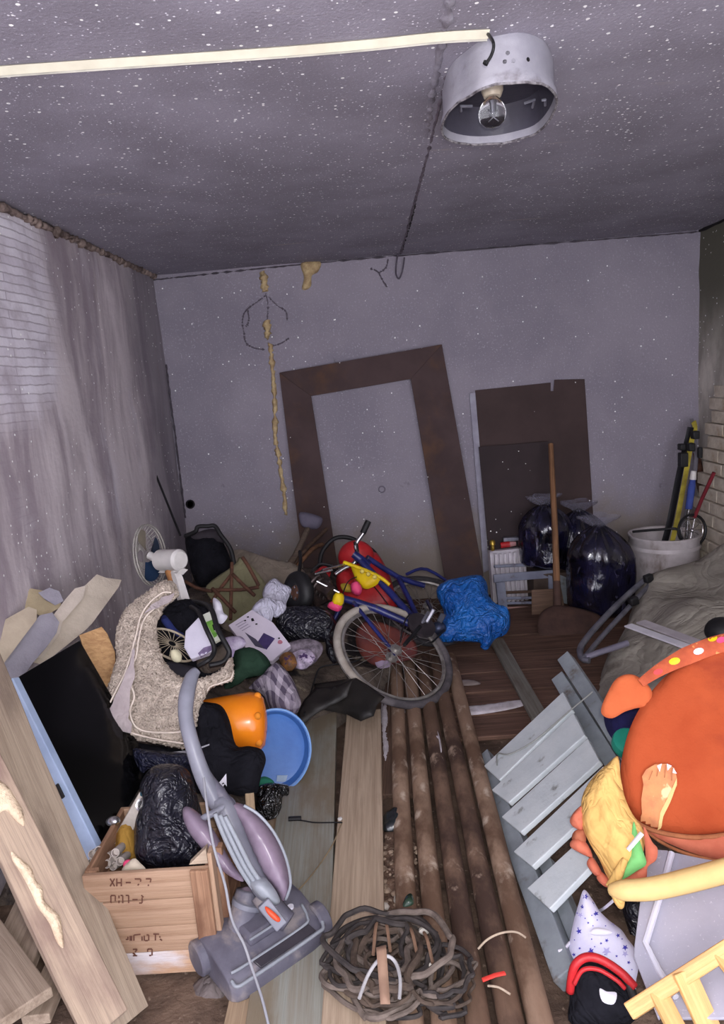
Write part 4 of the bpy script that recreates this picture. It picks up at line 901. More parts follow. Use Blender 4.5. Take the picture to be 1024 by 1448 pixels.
o = puff('torn_strip', [(532, 1340), (546, 1336), (552, 1420), (538, 1420)], (V((0, 0, .16)), V((0, -.2, 1)).normalized()), pm('brown paper', (158, 128, 108), (128, 102, 86)), t, th=.002, back=.002, amp=.006, ns=20, edge=.02, curve=False, step=.01)
mb = MB(); mb.tube(cr([Pz(508, 1412, .17), Pz(520, 1380, .18), Pz(535, 1358, .19), Pz(548, 1352, .19), Pz(560, 1362, .18), Pz(566, 1385, .18), Pz(565, 1412, .17)], 6), .0042, 8)
tag(mb.build('grey_flex', pm('pale grey flex', (176, 174, 176), (150, 148, 150))), 'pale grey flex bent in an arch over the cable coil', 'cable')
mb = MB(); mb.tube([Pz(682, 1386, .08), Pz(700, 1379, .084), Pz(714, 1376, .08)], .006, 8, flat=.6); tag(mb.build('red_stub', pm('red rubber strip', (226, 70, 60), (206, 56, 50))), 'short bright red strip lying on the pipes', 'strip')
mb = MB(); mb.tube(cr([Pz(676, 1342, .07), Pz(690, 1328, .085), Pz(710, 1319, .09), Pz(730, 1318, .088), Pz(744, 1326, .08)], 6), .0028, 6); tag(mb.build('pale_twine', M_wood), 'pale twine looping across the pipes near the pallet foot', 'twine')
mb = MB(); mb.tube(cr([Pz(690, 1394, .075), Pz(705, 1396, .08), Pz(722, 1406, .075)], 5), .0028, 6); tag(mb.build('twine_end', M_wood), 'short pale twine end below the red strip', 'twine')
# wires on the green board
mb = MB(); mb.tube(cr([Pz(408, 1160, .06), Pz(425, 1160, .065), Pz(445, 1163, .065), Pz(470, 1163, .065), Pz(484, 1163, .065)], 5), .0025, 6); mb.tube([Pz(408, 1158, .07), Pz(426, 1157, .07)], .008, 8); tag(mb.build('plug_lead', M_blk), 'thin lead with a dark plug lying across the green painted board', 'lead')
mb = MB(); mb.tube(cr([Pz(484, 1163, .06), Pz(470, 1195, .058), Pz(450, 1225, .058), Pz(430, 1250, .058), Pz(405, 1275, .058)], 5), .0022, 6); tag(mb.build('thin_string', pm('tan string', (150, 132, 104))), 'thin tan string lying curved on the green painted board', 'string')
stone(481, 1158, .009, (214, 210, 206), 'tiny white crumb on the joint of green board and beige plank', 'crumb', z=.065, name='crumb')
# ---------------- planks at the lower left ----------------
M_wl = wood('weathered grey beige plank', (164, 148, 130), (140, 124, 108), dirt=(104, 90, 80), dlo=.48, dhi=.72)
o = plank('leaning_plank', P(-38, 917, 1.90), P(180, 1445, 1.50), .112, .035, M_wl, up=(.75, -.5, .35), warp=.004, seed=3); tag(o, 'long weathered plank leaning on the left wall in front of the wooden crate', 'plank')
o = plank('leaning_beam', P(-70, 998, 1.62), P(150, 1450, 1.33), .098, .05, wood('plaster smeared beam', (172, 152, 132), (146, 128, 112), dirt=(118, 96, 88), dlo=.46, dhi=.7), up=(.6, -.7, .35), warp=.005, seed=5); tag(o, 'plaster smeared wooden beam leaning left, in front of the long weathered plank', 'beam')
beam = o
R_ = fr(P(150, 1450, 1.33) - P(-70, 998, 1.62), (.6, -.7, .35)); nb = R_ @ V((0, 0, 1))
pbm = (P(70, 1250, 1.45) + nb * .0, nb)
plb = (P(-70, 998, 1.62) + nb * .026, nb)
M_smear = pm('dried cream foam', (224, 204, 176), (196, 172, 146), 14, bump=.9, bd=.01)
for px in ([(-8, 1104), (10, 1112), (20, 1126), (32, 1146), (34, 1168), (22, 1160), (8, 1146), (-8, 1150)], [(16, 1204), (26, 1212), (44, 1228), (50, 1244), (60, 1256), (62, 1272), (72, 1284), (84, 1296), (88, 1316), (90, 1340), (80, 1332), (70, 1306), (54, 1284), (44, 1262), (30, 1236), (18, 1218)]):
    puff('foam_smear', px, plb, M_smear, beam, th=.005, back=.003, amp=.009, ns=34, edge=.02, step=.007)
# weathered groove strip lying along the long plank
for i, (a, b, w, lab) in enumerate((((-70, 1290), (30, 1440), .16, 'grey beige board on the floor at the lower left corner, behind the beam'), ((60, 1270), (-12, 1440), .13, 'board lying at a slant at the bottom left under the corner board'), ((95, 1350), (52, 1450), .07, 'narrow board end on the floor between the beam and the slanted board'))):
    o = floor_plank(a, b, w, .03, wood('floor plank %d' % i, (180, 162, 144), (152, 134, 118)), lab, z=.02 + .03 * (2 - i), seed=i, name='loose_board')
# ---------------- bicycle ----------------
t = thing('bicycle', 'dark blue bicycle with white tyred wheel lying on its side in the middle', 'bicycle', P(560, 985, 3.15))
M_tyre = pm('dirty white tyre', (184, 176, 166), (150, 140, 130), 9, rough=.8, bump=.4)
M_tyre2 = pm('dark tyre', (70, 66, 68), (48, 46, 50), 9, rough=.8, stains=(((128, 118, 110), 6, .58, .7, (1, 1, 1)),))
M_spoke = pm('spoke steel', (186, 182, 178), (140, 134, 130), 20, rough=.35, metal=.7)
def wheel(c, n, R_, tyre, ns, par, band=None):
    n = V(n).normalized(); w = thing_child('wheel', par, c)
    mb = MB(); mb.tube(ring(c, n, R_ - .018, 64), .019, 10, True); mb.build('tyre', tyre, w)
    if band:      # white sidewall left on one half of the tyre
        q = ring(c, n, R_ - .0185, 96); on = [i for i in range(96) if (lambda a: (a[0] - 557) / 82 * .75 + (a[1] - 924) / 66 * .66 < .22)(proj(q[i]))]
        k0 = next(i for i in on if (i - 1) % 96 not in on); arc = [q[(k0 + j) % 96] + n * .0015 for j in range(len(on))]
        mb = MB(); mb.tube(arc, .0195, 10); mb.build('white_sidewall', band, w)
    mb = MB(); mb.tube(ring(c, n, R_ - .046, 64), .010, 6, True, flat=1); mb.build('rim', M_spoke, w)
    mb = MB(); mb.tube([c - n * .045, c + n * .045], .016, 12); mb.tube([c + n * .028, c + n * .034], .03, 14); mb.tube([c - n * .034, c - n * .028], .03, 14); mb.build('hub', M_spoke, w)
    mb = MB(); E_ = ring(c, n, R_ - .05, ns); H_ = ring(c, n, .027, ns)
    for i in range(ns): mb.tube([H_[(i + (5 if i % 4 < 2 else -5)) % ns] + n * (.03 if i % 2 else -.03), E_[i]], .0013, 4)
    o = mb.build('spokes', M_spoke, w); o['kind'] = 'stuff'
    return w
def thing_child(nm, par, c):
    o = bpy.data.objects.new(nm, None); C.objects.link(o); o.empty_display_size = .05; return put(o, Matrix.Translation(c), par)
vd = -ray(557, 924).normalized(); m31 = math.radians(31.2)
updir = w_(V((math.sin(m31), -math.cos(m31), 0)))
nrm = vd * .618 + updir * .786
wheel(P(557, 924, 3.22), nrm, .31, pm('worn grey tyre', (104, 98, 100), (66, 62, 66), 12, rough=.85, bump=.4), 32, t, M_tyre)
c2 = P(604, 862, 3.95); vd2 = -ray(604, 862).normalized(); nrm2 = vd2 * .62 + w_(V((math.sin(.25), -math.cos(.25), 0))) * .78
wheel(c2, nrm2, .285, M_tyre2, 28, t)
def bt(nm, pts, r, m, k=1, n=12):
    mb = MB(); mb.tube(T(pts, k) if k > 1 else [P(*q) for q in pts], r, n); return mb.build(nm, m, t)
bt('down_tube', [(510, 793, 3.72), (552, 838, 3.6), (594, 886, 3.42)], .019, M_bframe, 2)
bt('top_tube', [(519, 788, 3.74), (563, 816, 3.80), (600, 828, 3.84)], .015, M_bframe, 2)
bt('head_tube', [(500, 783, 3.74), (522, 800, 3.72)], .022, M_bframe)
bt('seat_stay', [(575, 812, 3.86), (604, 805, 3.95), (652, 836, 4.0)], .009, M_bframe, 4)
bt('chain_stay', [(594, 884, 3.45), (612, 866, 3.72), (604, 850, 3.95)], .010, M_bframe)
bt('seat_tube', [(563, 816, 3.80), (580, 850, 3.62), (596, 886, 3.44)], .014, M_bframe, 2)
bt('fork_crown', [(484, 846, 3.46), (530, 860, 3.42), (592, 888, 3.40)], .019, M_bframe, 2)
bt('fork_blade', [(500, 852, 3.42), (532, 892, 3.28), (560, 926, 3.2)], .010, M_bframe, 3)
bt('fork_blade', [(486, 848, 3.46), (475, 872, 3.42), (463, 893, 3.38)], .011, M_bframe, 3)
bt('handlebar', [(517, 750, 3.78), (508, 762, 3.77), (503, 772, 3.76), (506, 785, 3.75), (501, 796, 3.74), (486, 804, 3.72), (474, 812, 3.7)], .011, M_chrome, 5)
bt('handlebar', [(503, 766, 3.765), (505, 785, 3.75), (503, 797, 3.74)], .012, M_blk, 5)
bt('grip', [(521, 737, 3.80), (513, 754, 3.775)], .017, M_blk)
bt('crank_arm', [(594, 886, 3.38), (572, 912, 3.22)], .010, M_blk)
bt('crank_arm', [(594, 886, 3.40), (606, 866, 3.46)], .010, M_steel)
cc_ = P(596, 884, 3.40)
mb = MB(); mb.tube([cc_ - nrm * .006, cc_ + nrm * .006], .075, 30); mb.build('chainring', pm('greasy chainring', (58, 52, 56), (40, 36, 40), 20, rough=.5), t)
mb = MB(); mb.tube(cr([P(574, 880, 3.42), P(600, 910, 3.3), P(620, 900, 3.38), P(634, 880, 3.6), P(625, 872, 3.75)], 5, False), .005, 6); mb.tube(cr([P(566, 908, 3.2), P(572, 880, 3.3), P(580, 868, 3.4)], 5), .004, 6); mb.build('chain', M_blk, t)
mb = MB(); mb.box(P(608, 871, 3.42), (.08, .022, .045), fr((.55, .3, .75), (0, -1, .4))); mb.build('pedal', M_steel, t, bevel=.006)
mb = MB(); mb.box(P(624, 874, 3.45), (.05, .03, .03), fr((.5, .3, .75), (0, -1, .4))); mb.build('pedal', pm('dark grey plastic', (70, 72, 84)), t, bevel=.006)
mb = MB(); mb.ball(P(620, 888, 3.5), (.042, .035, .035), 14, 10, lambda d: .1 * noise.noise(d * 3)); mb.build('gear_block', pm('oily gears', (62, 70, 96), (40, 44, 60), 30, rough=.4, metal=.4), t)
bt('brake_cable', [(484, 842, 3.44), (495, 820, 3.6), (520, 820, 3.7), (560, 870, 3.5)], .003, M_blk, 5)
# reflector and rag seen through the wheel: orange red bag with white panel beneath
o = puff('red_sack', [(508, 885), (530, 880), (560, 890), (585, 905), (590, 925), (570, 935), (548, 940), (528, 940), (510, 925), (503, 905)], pl(548, 912, 3.42, (0, -.6, .8)), pm('faded brick red cloth', (126, 64, 52), (92, 50, 52), 8, rough=.9), th=.05, back=.05, amp=.02, ns=6)
tag(o, 'faded brick red sack under the near bicycle wheel', 'sack')
puff('pale_label', [(530, 925), (548, 928), (552, 942), (534, 944)], pl(540, 935, 3.33, (0, -.6, .8)), pm('lilac print', (170, 152, 176)), o, th=.008)
# ---------------- red and yellow toys ----------------
t = thing('ride_on_toy', 'red plastic ride-on toy with round head behind the bicycle handlebar', 'toy', P(510, 870, 3.9))
mb = MB(); mb.ball(P(504, 788, 3.95), (.105, .07, .10), 24, 16); mb.build('head', M_red, t, angle=180)
puff('body', [(528, 780), (545, 800), (556, 830), (560, 860), (520, 866), (490, 850), (476, 828), (480, 808), (505, 800)], pl(520, 830, 3.9, (0, -.8, .5)), M_red, t, th=.06, back=.06, amp=.01, edge=.07)
mb = MB(); q = cr([P(452, 800, 3.98), P(456, 780, 4.02), P(472, 762, 4.06), P(492, 760, 4.08), P(510, 768, 4.08), P(528, 780, 4.06), P(541, 800, 4.02), P(545, 818, 4.0)], 6); mb.tube(q, .013, 10); mb.build('black_hoop', M_blk, t)
o = puff('wing', [(446, 808), (458, 800), (468, 808), (462, 822), (448, 826), (443, 816)], pl(455, 812, 3.85, (0, -.8, .5)), M_red, t, th=.02, back=.02)
o = puff('wing', [(478, 812), (492, 806), (500, 818), (500, 838), (488, 836), (480, 826)], pl(490, 820, 3.8, (0, -.8, .5)), M_red, t, th=.02, back=.02)
t2 = thing('scoop_toy', 'bright yellow plastic scoop shaped toy lying on the red ride-on toy', 'toy', P(520, 832, 3.68))
psc = pl(515, 812, 3.68, (-.2, -.75, .6))
puff('bowl', [(497, 799), (510, 801), (525, 806), (540, 816), (534, 826), (518, 833), (507, 826), (500, 812)], psc, M_yel, t2, th=.035, back=.01, amp=.004, edge=.04, step=.01)
ctube('rim_bar', [(486, 795, 3.68), (500, 800, 3.66), (520, 808, 3.64), (540, 818, 3.62), (551, 827, 3.61)], .010, M_yel, t2)
for x, y in ((512, 808), (521, 812), (530, 816)):
    mb = MB(); mb.ball(P(x, y, 3.60), .012, 10, 7); mb.build('stud', pm('pale yellow', (240, 216, 110)), t2)
t3 = thing('toy_shoe', 'small pink and yellow plastic toy block left of the bicycle fork', 'toy', P(475, 862, 3.42))
puff('upper', [(474, 838), (486, 841), (484, 856), (470, 854)], pl(478, 847, 3.4, (0, -.8, .5)), M_yel, t3, th=.025, back=.02, edge=.02, step=.01)
puff('sole', [(470, 850), (484, 856), (478, 865), (463, 858)], pl(473, 857, 3.4, (0, -.8, .5)), M_pink, t3, th=.03, back=.02, edge=.02, step=.01)
puff('pink_end', [(496, 826), (506, 822), (512, 832), (508, 842), (498, 838)], pl(503, 832, 3.6, (0, -.8, .5)), M_pink, t, th=.03, back=.02, edge=.02, step=.01)
puff('yellow_panel', [(482, 826), (494, 826), (498, 836), (486, 836)], pl(490, 831, 3.65, (0, -.8, .5)), pm('mustard', (200, 170, 60)), t, th=.01)
# ---------------- engine part with a small wheel ----------------
t = thing('scooter_wheel_unit', 'small black tyred wheel with rusty rim beside a greasy engine part', 'wheel', P(425, 865, 3.45))
wc = P(422, 838, 3.48); nw = V((-.75, -.62, .2)).normalized()
mb = MB(); mb.tube(ring(wc, nw, .072, 32), .040, 12, True); mb.build('tyre', M_blk, t)
mb = MB(); mb.tube([wc - nw * .02, wc + nw * .02], .045, 20); mb.build('rim', M_rust, t)
for a in ring(wc + nw * .022, nw, .03, 5):
    mb = MB(); mb.tube([a, a + nw * .006], .006, 8); mb.build('bolt', M_chrome, t)
t = thing('engine_part', 'dark greasy engine part with chrome rods behind the toy block', 'engine', P(450, 870, 3.5))
M_grease = pm('greasy metal', (76, 62, 58), (40, 34, 36), 22, rough=.45, metal=.4, bump=.6)
mb = MB(); mb.box(P(452, 832, 3.55), (.13, .12, .13), fr((1, .3, .3), (0, -.4, 1))); mb.build('block', M_grease, t, bevel=.012)
mb = MB(); mb.tube([P(440, 818, 3.52), P(470, 840, 3.4)], .035, 14); mb.build('cylinder', M_grease, t)
for i in range(5):
    q = P(444 + i * 5, 822 + i * 4, 3.48); mb = MB(); mb.tube([q, q + V((.006, -.003, -.005))], .045, 14); mb.build('cooling_fin', pm('dull alloy', (110, 100, 98), (80, 70, 68), metal=.5, rough=.5), t)
for a, b in (((445, 812, 3.45), (470, 806, 3.5)), ((448, 822, 3.42), (480, 838, 3.4)), ((456, 806, 3.5), (492, 797, 3.7))):
    mb = MB(); mb.tube([P(*a), P(*b)], .006, 8); mb.build('rod', M_chrome, t)
mb = MB(); mb.tube(cr([P(448, 832, 3.45), P(440, 812, 3.55), P(452, 798, 3.6), P(470, 800, 3.6)], 6), .007, 8); mb.build('hose', M_blk, t)
# ---------------- grey broom heads / sticks behind ----------------
t = thing('old_mallet', 'grey headed long mallet standing tilted before the left casing upright', 'mallet', P(400, 815, 3.95))
mb = MB(); mb.tube([P(398, 818, 3.9), P(418, 785, 4.05), P(436, 746, 4.3)], [.022, .019, .016], 10); mb.build('handle', wood('grey stick', (110, 96, 84), (84, 72, 64)), t)
puff('head', [(425, 724), (452, 730), (456, 738), (448, 748), (430, 746), (424, 738)], pl(440, 737, 4.3, (0, -1, .2)), pm('grey felt', (104, 98, 114), (82, 78, 92)), t, th=.03, back=.03, edge=.03, step=.012)
stick('dark_stick', [(398, 830, 3.8), (425, 785, 4.1), (462, 748, 4.45)], .012, M_woodd, 'dark thin stick crossing behind the grey headed mallet', 'stick', k=4)
stick('brown_stick', [(405, 820, 3.85), (440, 778, 4.2), (456, 770, 4.4)], .013, M_handle, 'short brown stick leaning between mallet and casing', 'stick', k=3)
stick('black_bar', [(421, 820, 3.7), (425, 795, 3.8), (424, 780, 3.9)], .010, M_blk, 'thin black bar rising behind the small black wheel', 'bar', k=3)
# ---------------- blue bag ----------------
o = puff('blue_plastic_bag', [(618, 832), (632, 822), (652, 818), (676, 814), (688, 824), (692, 845), (704, 856), (718, 862), (722, 880), (716, 896), (700, 904), (690, 918), (680, 916), (678, 908), (650, 906), (630, 908), (614, 904), (620, 885), (628, 866), (620, 848)], pl(668, 868, 3.62, (0, -.72, .7)), M_blue_b, th=.09, back=.10, amp=.045, ns=5, edge=.14, step=.016)
tag(o, 'crumpled bright blue plastic bag at the far end of the floor beside the bicycle', 'bag')
# ---------------- black rubber sheet & oddments in the middle ----------------
t = thing('rubber_sheet', 'x', 'sheet', P(480, 1020, 2.85))
M_vin = pm('black vinyl', (40, 36, 34), (24, 22, 21), 6, rough=.5, bump=.3, bsc=8, bd=.02, stains=(((62, 54, 48), 6, .6, .8, (1, 1, 1)),))
puff('lower_fold', [(444, 968), (504, 960), (545, 988), (534, 1000), (529, 1014), (510, 1019), (490, 1008), (470, 1003), (452, 1000)], pl(500, 990, 2.86, (-.1, -.45, .9)), M_vin, t, th=.006, back=.01, amp=.012, ns=4, edge=.015, curve=False, wav=.03, step=.02)
puff('upper_fold', [(398, 1036), (420, 1020), (432, 990), (444, 970), (476, 966), (500, 962), (490, 984), (468, 996), (450, 1010), (428, 1032)], pl(450, 1000, 2.80, (-.25, -.55, .8)), M_vin, t, th=.006, back=.01, amp=.014, ns=4, edge=.015, curve=False, wav=.04, step=.02, seed=2)
o = t
tag(o, 'folded black vinyl sheet lying across the floor boards before the bicycle', 'sheet')
o = puff('black_bag', [(390, 872), (402, 862), (425, 860), (450, 862), (468, 868), (476, 885), (470, 905), (478, 930), (472, 938), (462, 925), (458, 905), (435, 908), (410, 905), (394, 895)], pl(432, 884, 3.32, (0, -.65, .75)), M_blkp, th=.07, back=.08, amp=.02, ns=4)
tag(o, 'black plastic bag below the small black wheel, above the printed magazines', 'bag')
# magazines
for i, (px, col, lab) in enumerate(((
        [(405, 912), (428, 904), (452, 908), (456, 922), (440, 940), (418, 945), (404, 930)], (150, 138, 150), 'crumpled grey printed magazine beside the box lid with the laptop picture'),
        ([(412, 925), (436, 918), (446, 930), (432, 945), (416, 942)], (206, 190, 214), 'white and violet torn packet on top of the grey magazine'),
        ([(395, 930), (412, 922), (420, 940), (405, 948)], (150, 104, 60), 'orange brown wrapper left of the torn packet'))):
    o = puff('magazine' if i < 2 else 'wrapper', px, pl(425, 925, 3.08 - .04 * i, (0, -.5, .85)), pm('print %d' % i, col, tuple(int(c * .55) for c in col), 30, rough=.6, stains=(((70, 50, 90), 26, .58, .62, (1, 1, 1)),)), th=.02, back=.04, amp=.02, ns=9, step=.014); tag(o, lab, 'magazine' if i < 2 else 'wrapper')
mb = MB(); mb.tube(cr([P(430, 1010, 2.75), P(438, 985, 2.9), P(444, 965, 3.0), P(452, 945, 3.08), P(470, 940, 3.1), P(500, 936, 3.12), P(512, 930, 3.1)], 6), .004, 6); tag(mb.build('black_flex', M_blk), 'thin black flex running from the vinyl sheet to the bicycle wheel', 'cable')
# ---------------- the heap at the left: things stand on it ----------------
hp = [(-1.2, 2.2, .10), (-.9, 2.0, .12), (-.75, 2.2, .22), (-.5, 2.1, .0), (-.5, 2.4, .0), (-.4, 2.5, .0), (-1.2, 2.8, .42), (-.8, 2.6, .38), (-.55, 2.7, .20), (-1.2, 3.4, .42), (-.8, 3.1, .34), (-.5, 3.1, .16), (-.35, 3.3, .14),
      (-1.1, 4.0, .34), (-.7, 3.7, .28), (-.4, 3.6, .22), (-.3, 2.9, .02), (-1.0, 4.5, .38), (-.5, 4.4, .32), (-.1, 3.9, .14), (.1, 4.2, .08), (-.1, 3.5, .08)]
fh = rbf(hp, 3)
M_heap = pm('dusty rubbish', (112, 100, 90), (66, 58, 54), 9, rough=.95, bump=.8, bsc=30, bd=.02, stains=(((44, 40, 42), 5, .5, .6, (1, 1, 1)), ((146, 134, 116), 7, .6, .68, (1, 1, 1))))
heap = heapmesh('rubbish_heap', [(-1.29, 1.95), (-.8, 1.96), (-.66, 2.05), (-.55, 2.35), (-.38, 2.75), (-.18, 3.05), (.02, 3.35), (.2, 3.8), (.25, 4.3), (.1, 4.66), (-1.29, 4.68)], fh, M_heap, step=.05, amp=.03, ns=6, kind='stuff', edge=.14)
tag(heap, 'dusty heap of rubbish filling the left rear of the room under the things', 'heap')
# sloping beige cover sheet behind, under the folding stool
o = puff('beige_sheet', [(318, 792), (340, 778), (380, 790), (420, 800), (432, 815), (405, 830), (380, 870), (350, 895), (312, 885), (300, 840)], pl(360, 835, 3.75, (0, -.45, .9)), pm('beige canvas', (146, 134, 120), (122, 112, 100), 6, rough=.95, crk=(5, .6)), th=.02, back=.06, amp=.02, ns=5)
tag(o, 'dusty beige sheet spread on the heap in front of the back left corner', 'sheet')
# ---------------- slabs of plaster board / insulation by the left wall ----------------
M_slab = pm('broken mineral slab', (196, 184, 168), (168, 156, 142), 6, rough=.95, bump=.7, bsc=70)
M_slabg = pm('grey foam slab', (150, 146, 156), (130, 126, 136), 8, rough=.9, bump=.5, bsc=110)
M_slaby = pm('yellowish slab', (180, 164, 134), (156, 142, 116), 8, rough=.95, bump=.6, bsc=90)
def slab(px, y, n, m, lab, th=.03, d=0, curve=False, amp=.003, step=.03):
    p_ = pl(px[0][0], px[0][1], y, n); p_ = (p_[0] + p_[1] * d, p_[1]); mb = MB()
    puffm(mb, px, p_, th=.004, back=th, amp=amp, ns=14, edge=.008, step=step, curve=curve, kind='lump')
    o = mb.build('broken_slab', m, angle=40); return tag(o, lab, 'slab', 'broken slabs stacked by the left wall')
nS = (.55, -.55, .62)
plS = P(90, 880, 2.45)
def sl_(px, m, lab, d, **k):
    pq = (plS + V(nS).normalized() * d, V(nS).normalized()); mb = MB(); puffm(mb, px, pq, th=.004, back=.035, amp=.004, ns=12, edge=.008, step=.03, curve=False, kind='lump'); o = mb.build('broken_slab', m, angle=40); return tag(o, lab, 'slab', 'broken slabs stacked by the left wall')
sl_([(60, 905), (118, 830), (137, 812), (150, 817), (172, 820), (168, 830), (130, 882), (120, 892), (60, 940), (40, 935)], M_slab, 'long beige slab reaching furthest right of the stack by the left wall', -.05)
sl_([(60, 890), (92, 848), (106, 832), (121, 828), (118, 845), (88, 880), (84, 896), (60, 930), (45, 930)], pm('pale slab', (204, 192, 180), (176, 164, 152), 6, rough=.95, bump=.7), 'pale slab with a ragged edge between the long beige and dark grey slabs', -.02)
sl_([(3, 938), (26, 908), (48, 880), (56, 870), (74, 866), (84, 880), (80, 895), (66, 915), (46, 938), (22, 972), (10, 962)], M_slabg, 'dark grey foam slab with a torn upper end touching the black glass panel', .02)
sl_([(-20, 905), (0, 880), (40, 858), (52, 862), (52, 876), (30, 905), (4, 940), (-20, 952)], pm('tan slab', (188, 174, 154), (166, 152, 134), 7, rough=.95, bump=.6), 'tan slab at the left edge on top of the dark grey slab', .05)
sl_([(-20, 870), (4, 852), (24, 838), (44, 832), (66, 836), (84, 848), (88, 858), (76, 864), (62, 874), (48, 866), (30, 878), (0, 900), (-20, 915)], M_slaby, 'yellowish rough slab at the top left of the stack', -.03)
sl_([(54, 838), (70, 831), (84, 836), (90, 850), (78, 856), (62, 846)], M_slabg, 'small dark grey foam scrap on top of the slab stack', .01)
# ---------------- black glass panel (TV) and board behind ----------------
M_osb = wood('stained chipboard', (196, 158, 112), (166, 126, 88), rough=.85, dirt=(120, 86, 62), dlo=.52, dhi=.6)
o = flat('chipboard_piece', [(112, 898), (144, 886), (152, 896), (163, 922), (164, 960), (152, 990), (128, 950)], pl(140, 930, 2.42, (.35, -.75, .55)), .016, M_osb, bevel=.002); tag(o, 'stained brown chipboard piece between the black glass panel and fleece cover', 'board')
t = thing('flat_television', 'large black glossy flat television leaning left with a pale blue edge', 'television', P(140, 1195, 1.95))
pv = pl3((25, 958, 2.02), (114, 905, 2.34), (146, 1203, 1.80))
g = G('glossy black glass'); g.bump(g.noise(3), .02, .01)
M_tv = g.fin(g.mix(g.ss(g.noise(9, g.map(), det=6), .64, .8), S((7, 7, 8)), S((30, 30, 33))), .12, 0, .4)
flat('screen', [(24, 958), (113, 905), (163, 992), (215, 1085), (146, 1203)], pv, .02, M_tv, t, bevel=.003)
M_tve = pm('pale blue casing edge', (172, 190, 220), (150, 168, 200), 7, rough=.45)
e0, e1 = hit(24, 958, pv), hit(146, 1203, pv)
dd = (e1 - e0).normalized(); sx = pv[1].cross(dd).normalized(); sx = sx if sx.x < 0 else -sx
plank('casing_edge', e0 + sx * .012 - pv[1] * .02, e1 + sx * .012 - pv[1] * .02, .05, .03, M_tve, t, up=(sx - pv[1] * .0 + V((0, -.3, .3))), warp=0)
q = e0.lerp(e1, .60) + sx * .034 - pv[1] * .01
plank('side_port', q, q + dd * .045, .014, .006, M_blk, t, up=sx + V((0, -.5, .3)), warp=0)
mb = MB(); 
# ---------------- fleece cover ----------------
M_fl_ = pm('fluffy cream fleece', (232, 216, 200), (200, 184, 170), 26, rough=1, spec=.05, bump=1.0, bsc=110, bd=.02)
M_flin = pm('fleece cover lining', (178, 166, 166), (156, 144, 146), 10, rough=.95, crk=(6, .5))
t = thing('fleece_cover', 'cream fluffy fleece seat cover with pale piping hanging over the heap', 'seat cover', P(230, 1050, 2.15))
plc = pl(220, 950, 2.36, (.12, -.72, .62))
ou = [(240, 822), (250, 830), (252, 842), (246, 848), (234, 856), (228, 868), (222, 882), (222, 900), (228, 925), (240, 945), (262, 960), (290, 958), (314, 946), (326, 930), (330, 945), (328, 962), (300, 972), (290, 985), (284, 1000), (276, 1030), (268, 1056), (245, 1056), (215, 1050), (190, 1044), (165, 1030), (150, 1015), (146, 1000), (150, 980), (160, 950), (165, 930), (163, 905), (168, 880), (180, 860), (205, 840), (225, 825)]
fo = puff('fleece', ou, plc, M_fl_, t, th=.03, back=.03, amp=.020, ns=9, edge=.05, step=.013)
rl = random.Random(2)
def tufts(o, n_, r_, m, par, seed=1):
    """small wool tufts standing off the surface"""
    vs, fs = WV[o.name]; rr = random.Random(seed); mb = MB()
    fs = [f for f in fs if len(f) == 3]
    for i in range(n_):
        f = rr.choice(fs); a, b, c = [vs[k] for k in f]; u, v = rr.random(), rr.random()
        if u + v > 1: u, v = 1 - u, 1 - v
        p = a + (b - a) * u + (c - a) * v; s_ = r_ * rr.uniform(.6, 1.4)
        mb.add([p + V((s_, 0, 0)), p + V((-s_ * .5, s_ * .8, 0)), p + V((-s_ * .5, -s_ * .8, 0)), p + V((0, 0, s_)), p - V((0, 0, s_))], [(0, 1, 3), (1, 2, 3), (2, 0, 3), (1, 0, 4), (2, 1, 4), (0, 2, 4)])
    q = mb.build('wool', m, par, angle=180); q['kind'] = 'stuff'; return q
tufts(fo, 5200, .0055, M_fl_, t)
decal('lining', [[(244, 838), (232, 842), (214, 856), (203, 872), (196, 900), (180, 950), (162, 990), (156, 1010), (165, 1026), (188, 1036), (183, 1018), (184, 990), (190, 960), (190, 930), (195, 900), (204, 870), (226, 856), (240, 848)]], fo, M_flin, off=.012, step=6)
def oncl(pts, r_, m, par, nm, off=.012):
    vs, fs = WV[fo.name]; bvh = BVHTree.FromPolygons(vs, fs); q = []
    for p in cr([V((x, y, 0)) for x, y in pts], 5):
        rr = ray(p.x, p.y).normalized(); h, n_, _, _ = bvh.ray_cast(CAM, rr)
        if h: q.append(h - rr * off)
    mb = MB(); mb.tube(q, r_, 6); return mb.build(nm, m, par)
M_pip = pm('cream piping', (226, 212, 198), (206, 192, 180))
oncl([(242, 838), (230, 838), (212, 852), (199, 872), (192, 900), (178, 948), (160, 985), (152, 1005), (158, 1020), (180, 1034), (215, 1044), (250, 1050), (266, 1052)], .0032, M_pip, t, 'piping', .014)
oncl([(246, 842), (236, 850), (214, 864), (202, 880), (196, 905), (192, 930), (183, 950), (184, 965), (190, 985), (184, 1005), (190, 1025), (206, 1034), (240, 1036), (262, 1034)], .0032, M_pip, t, 'piping', .014)
oncl([(292, 985), (296, 972), (312, 966), (326, 960), (330, 950)], .0028, M_pip, t, 'piping', .010)
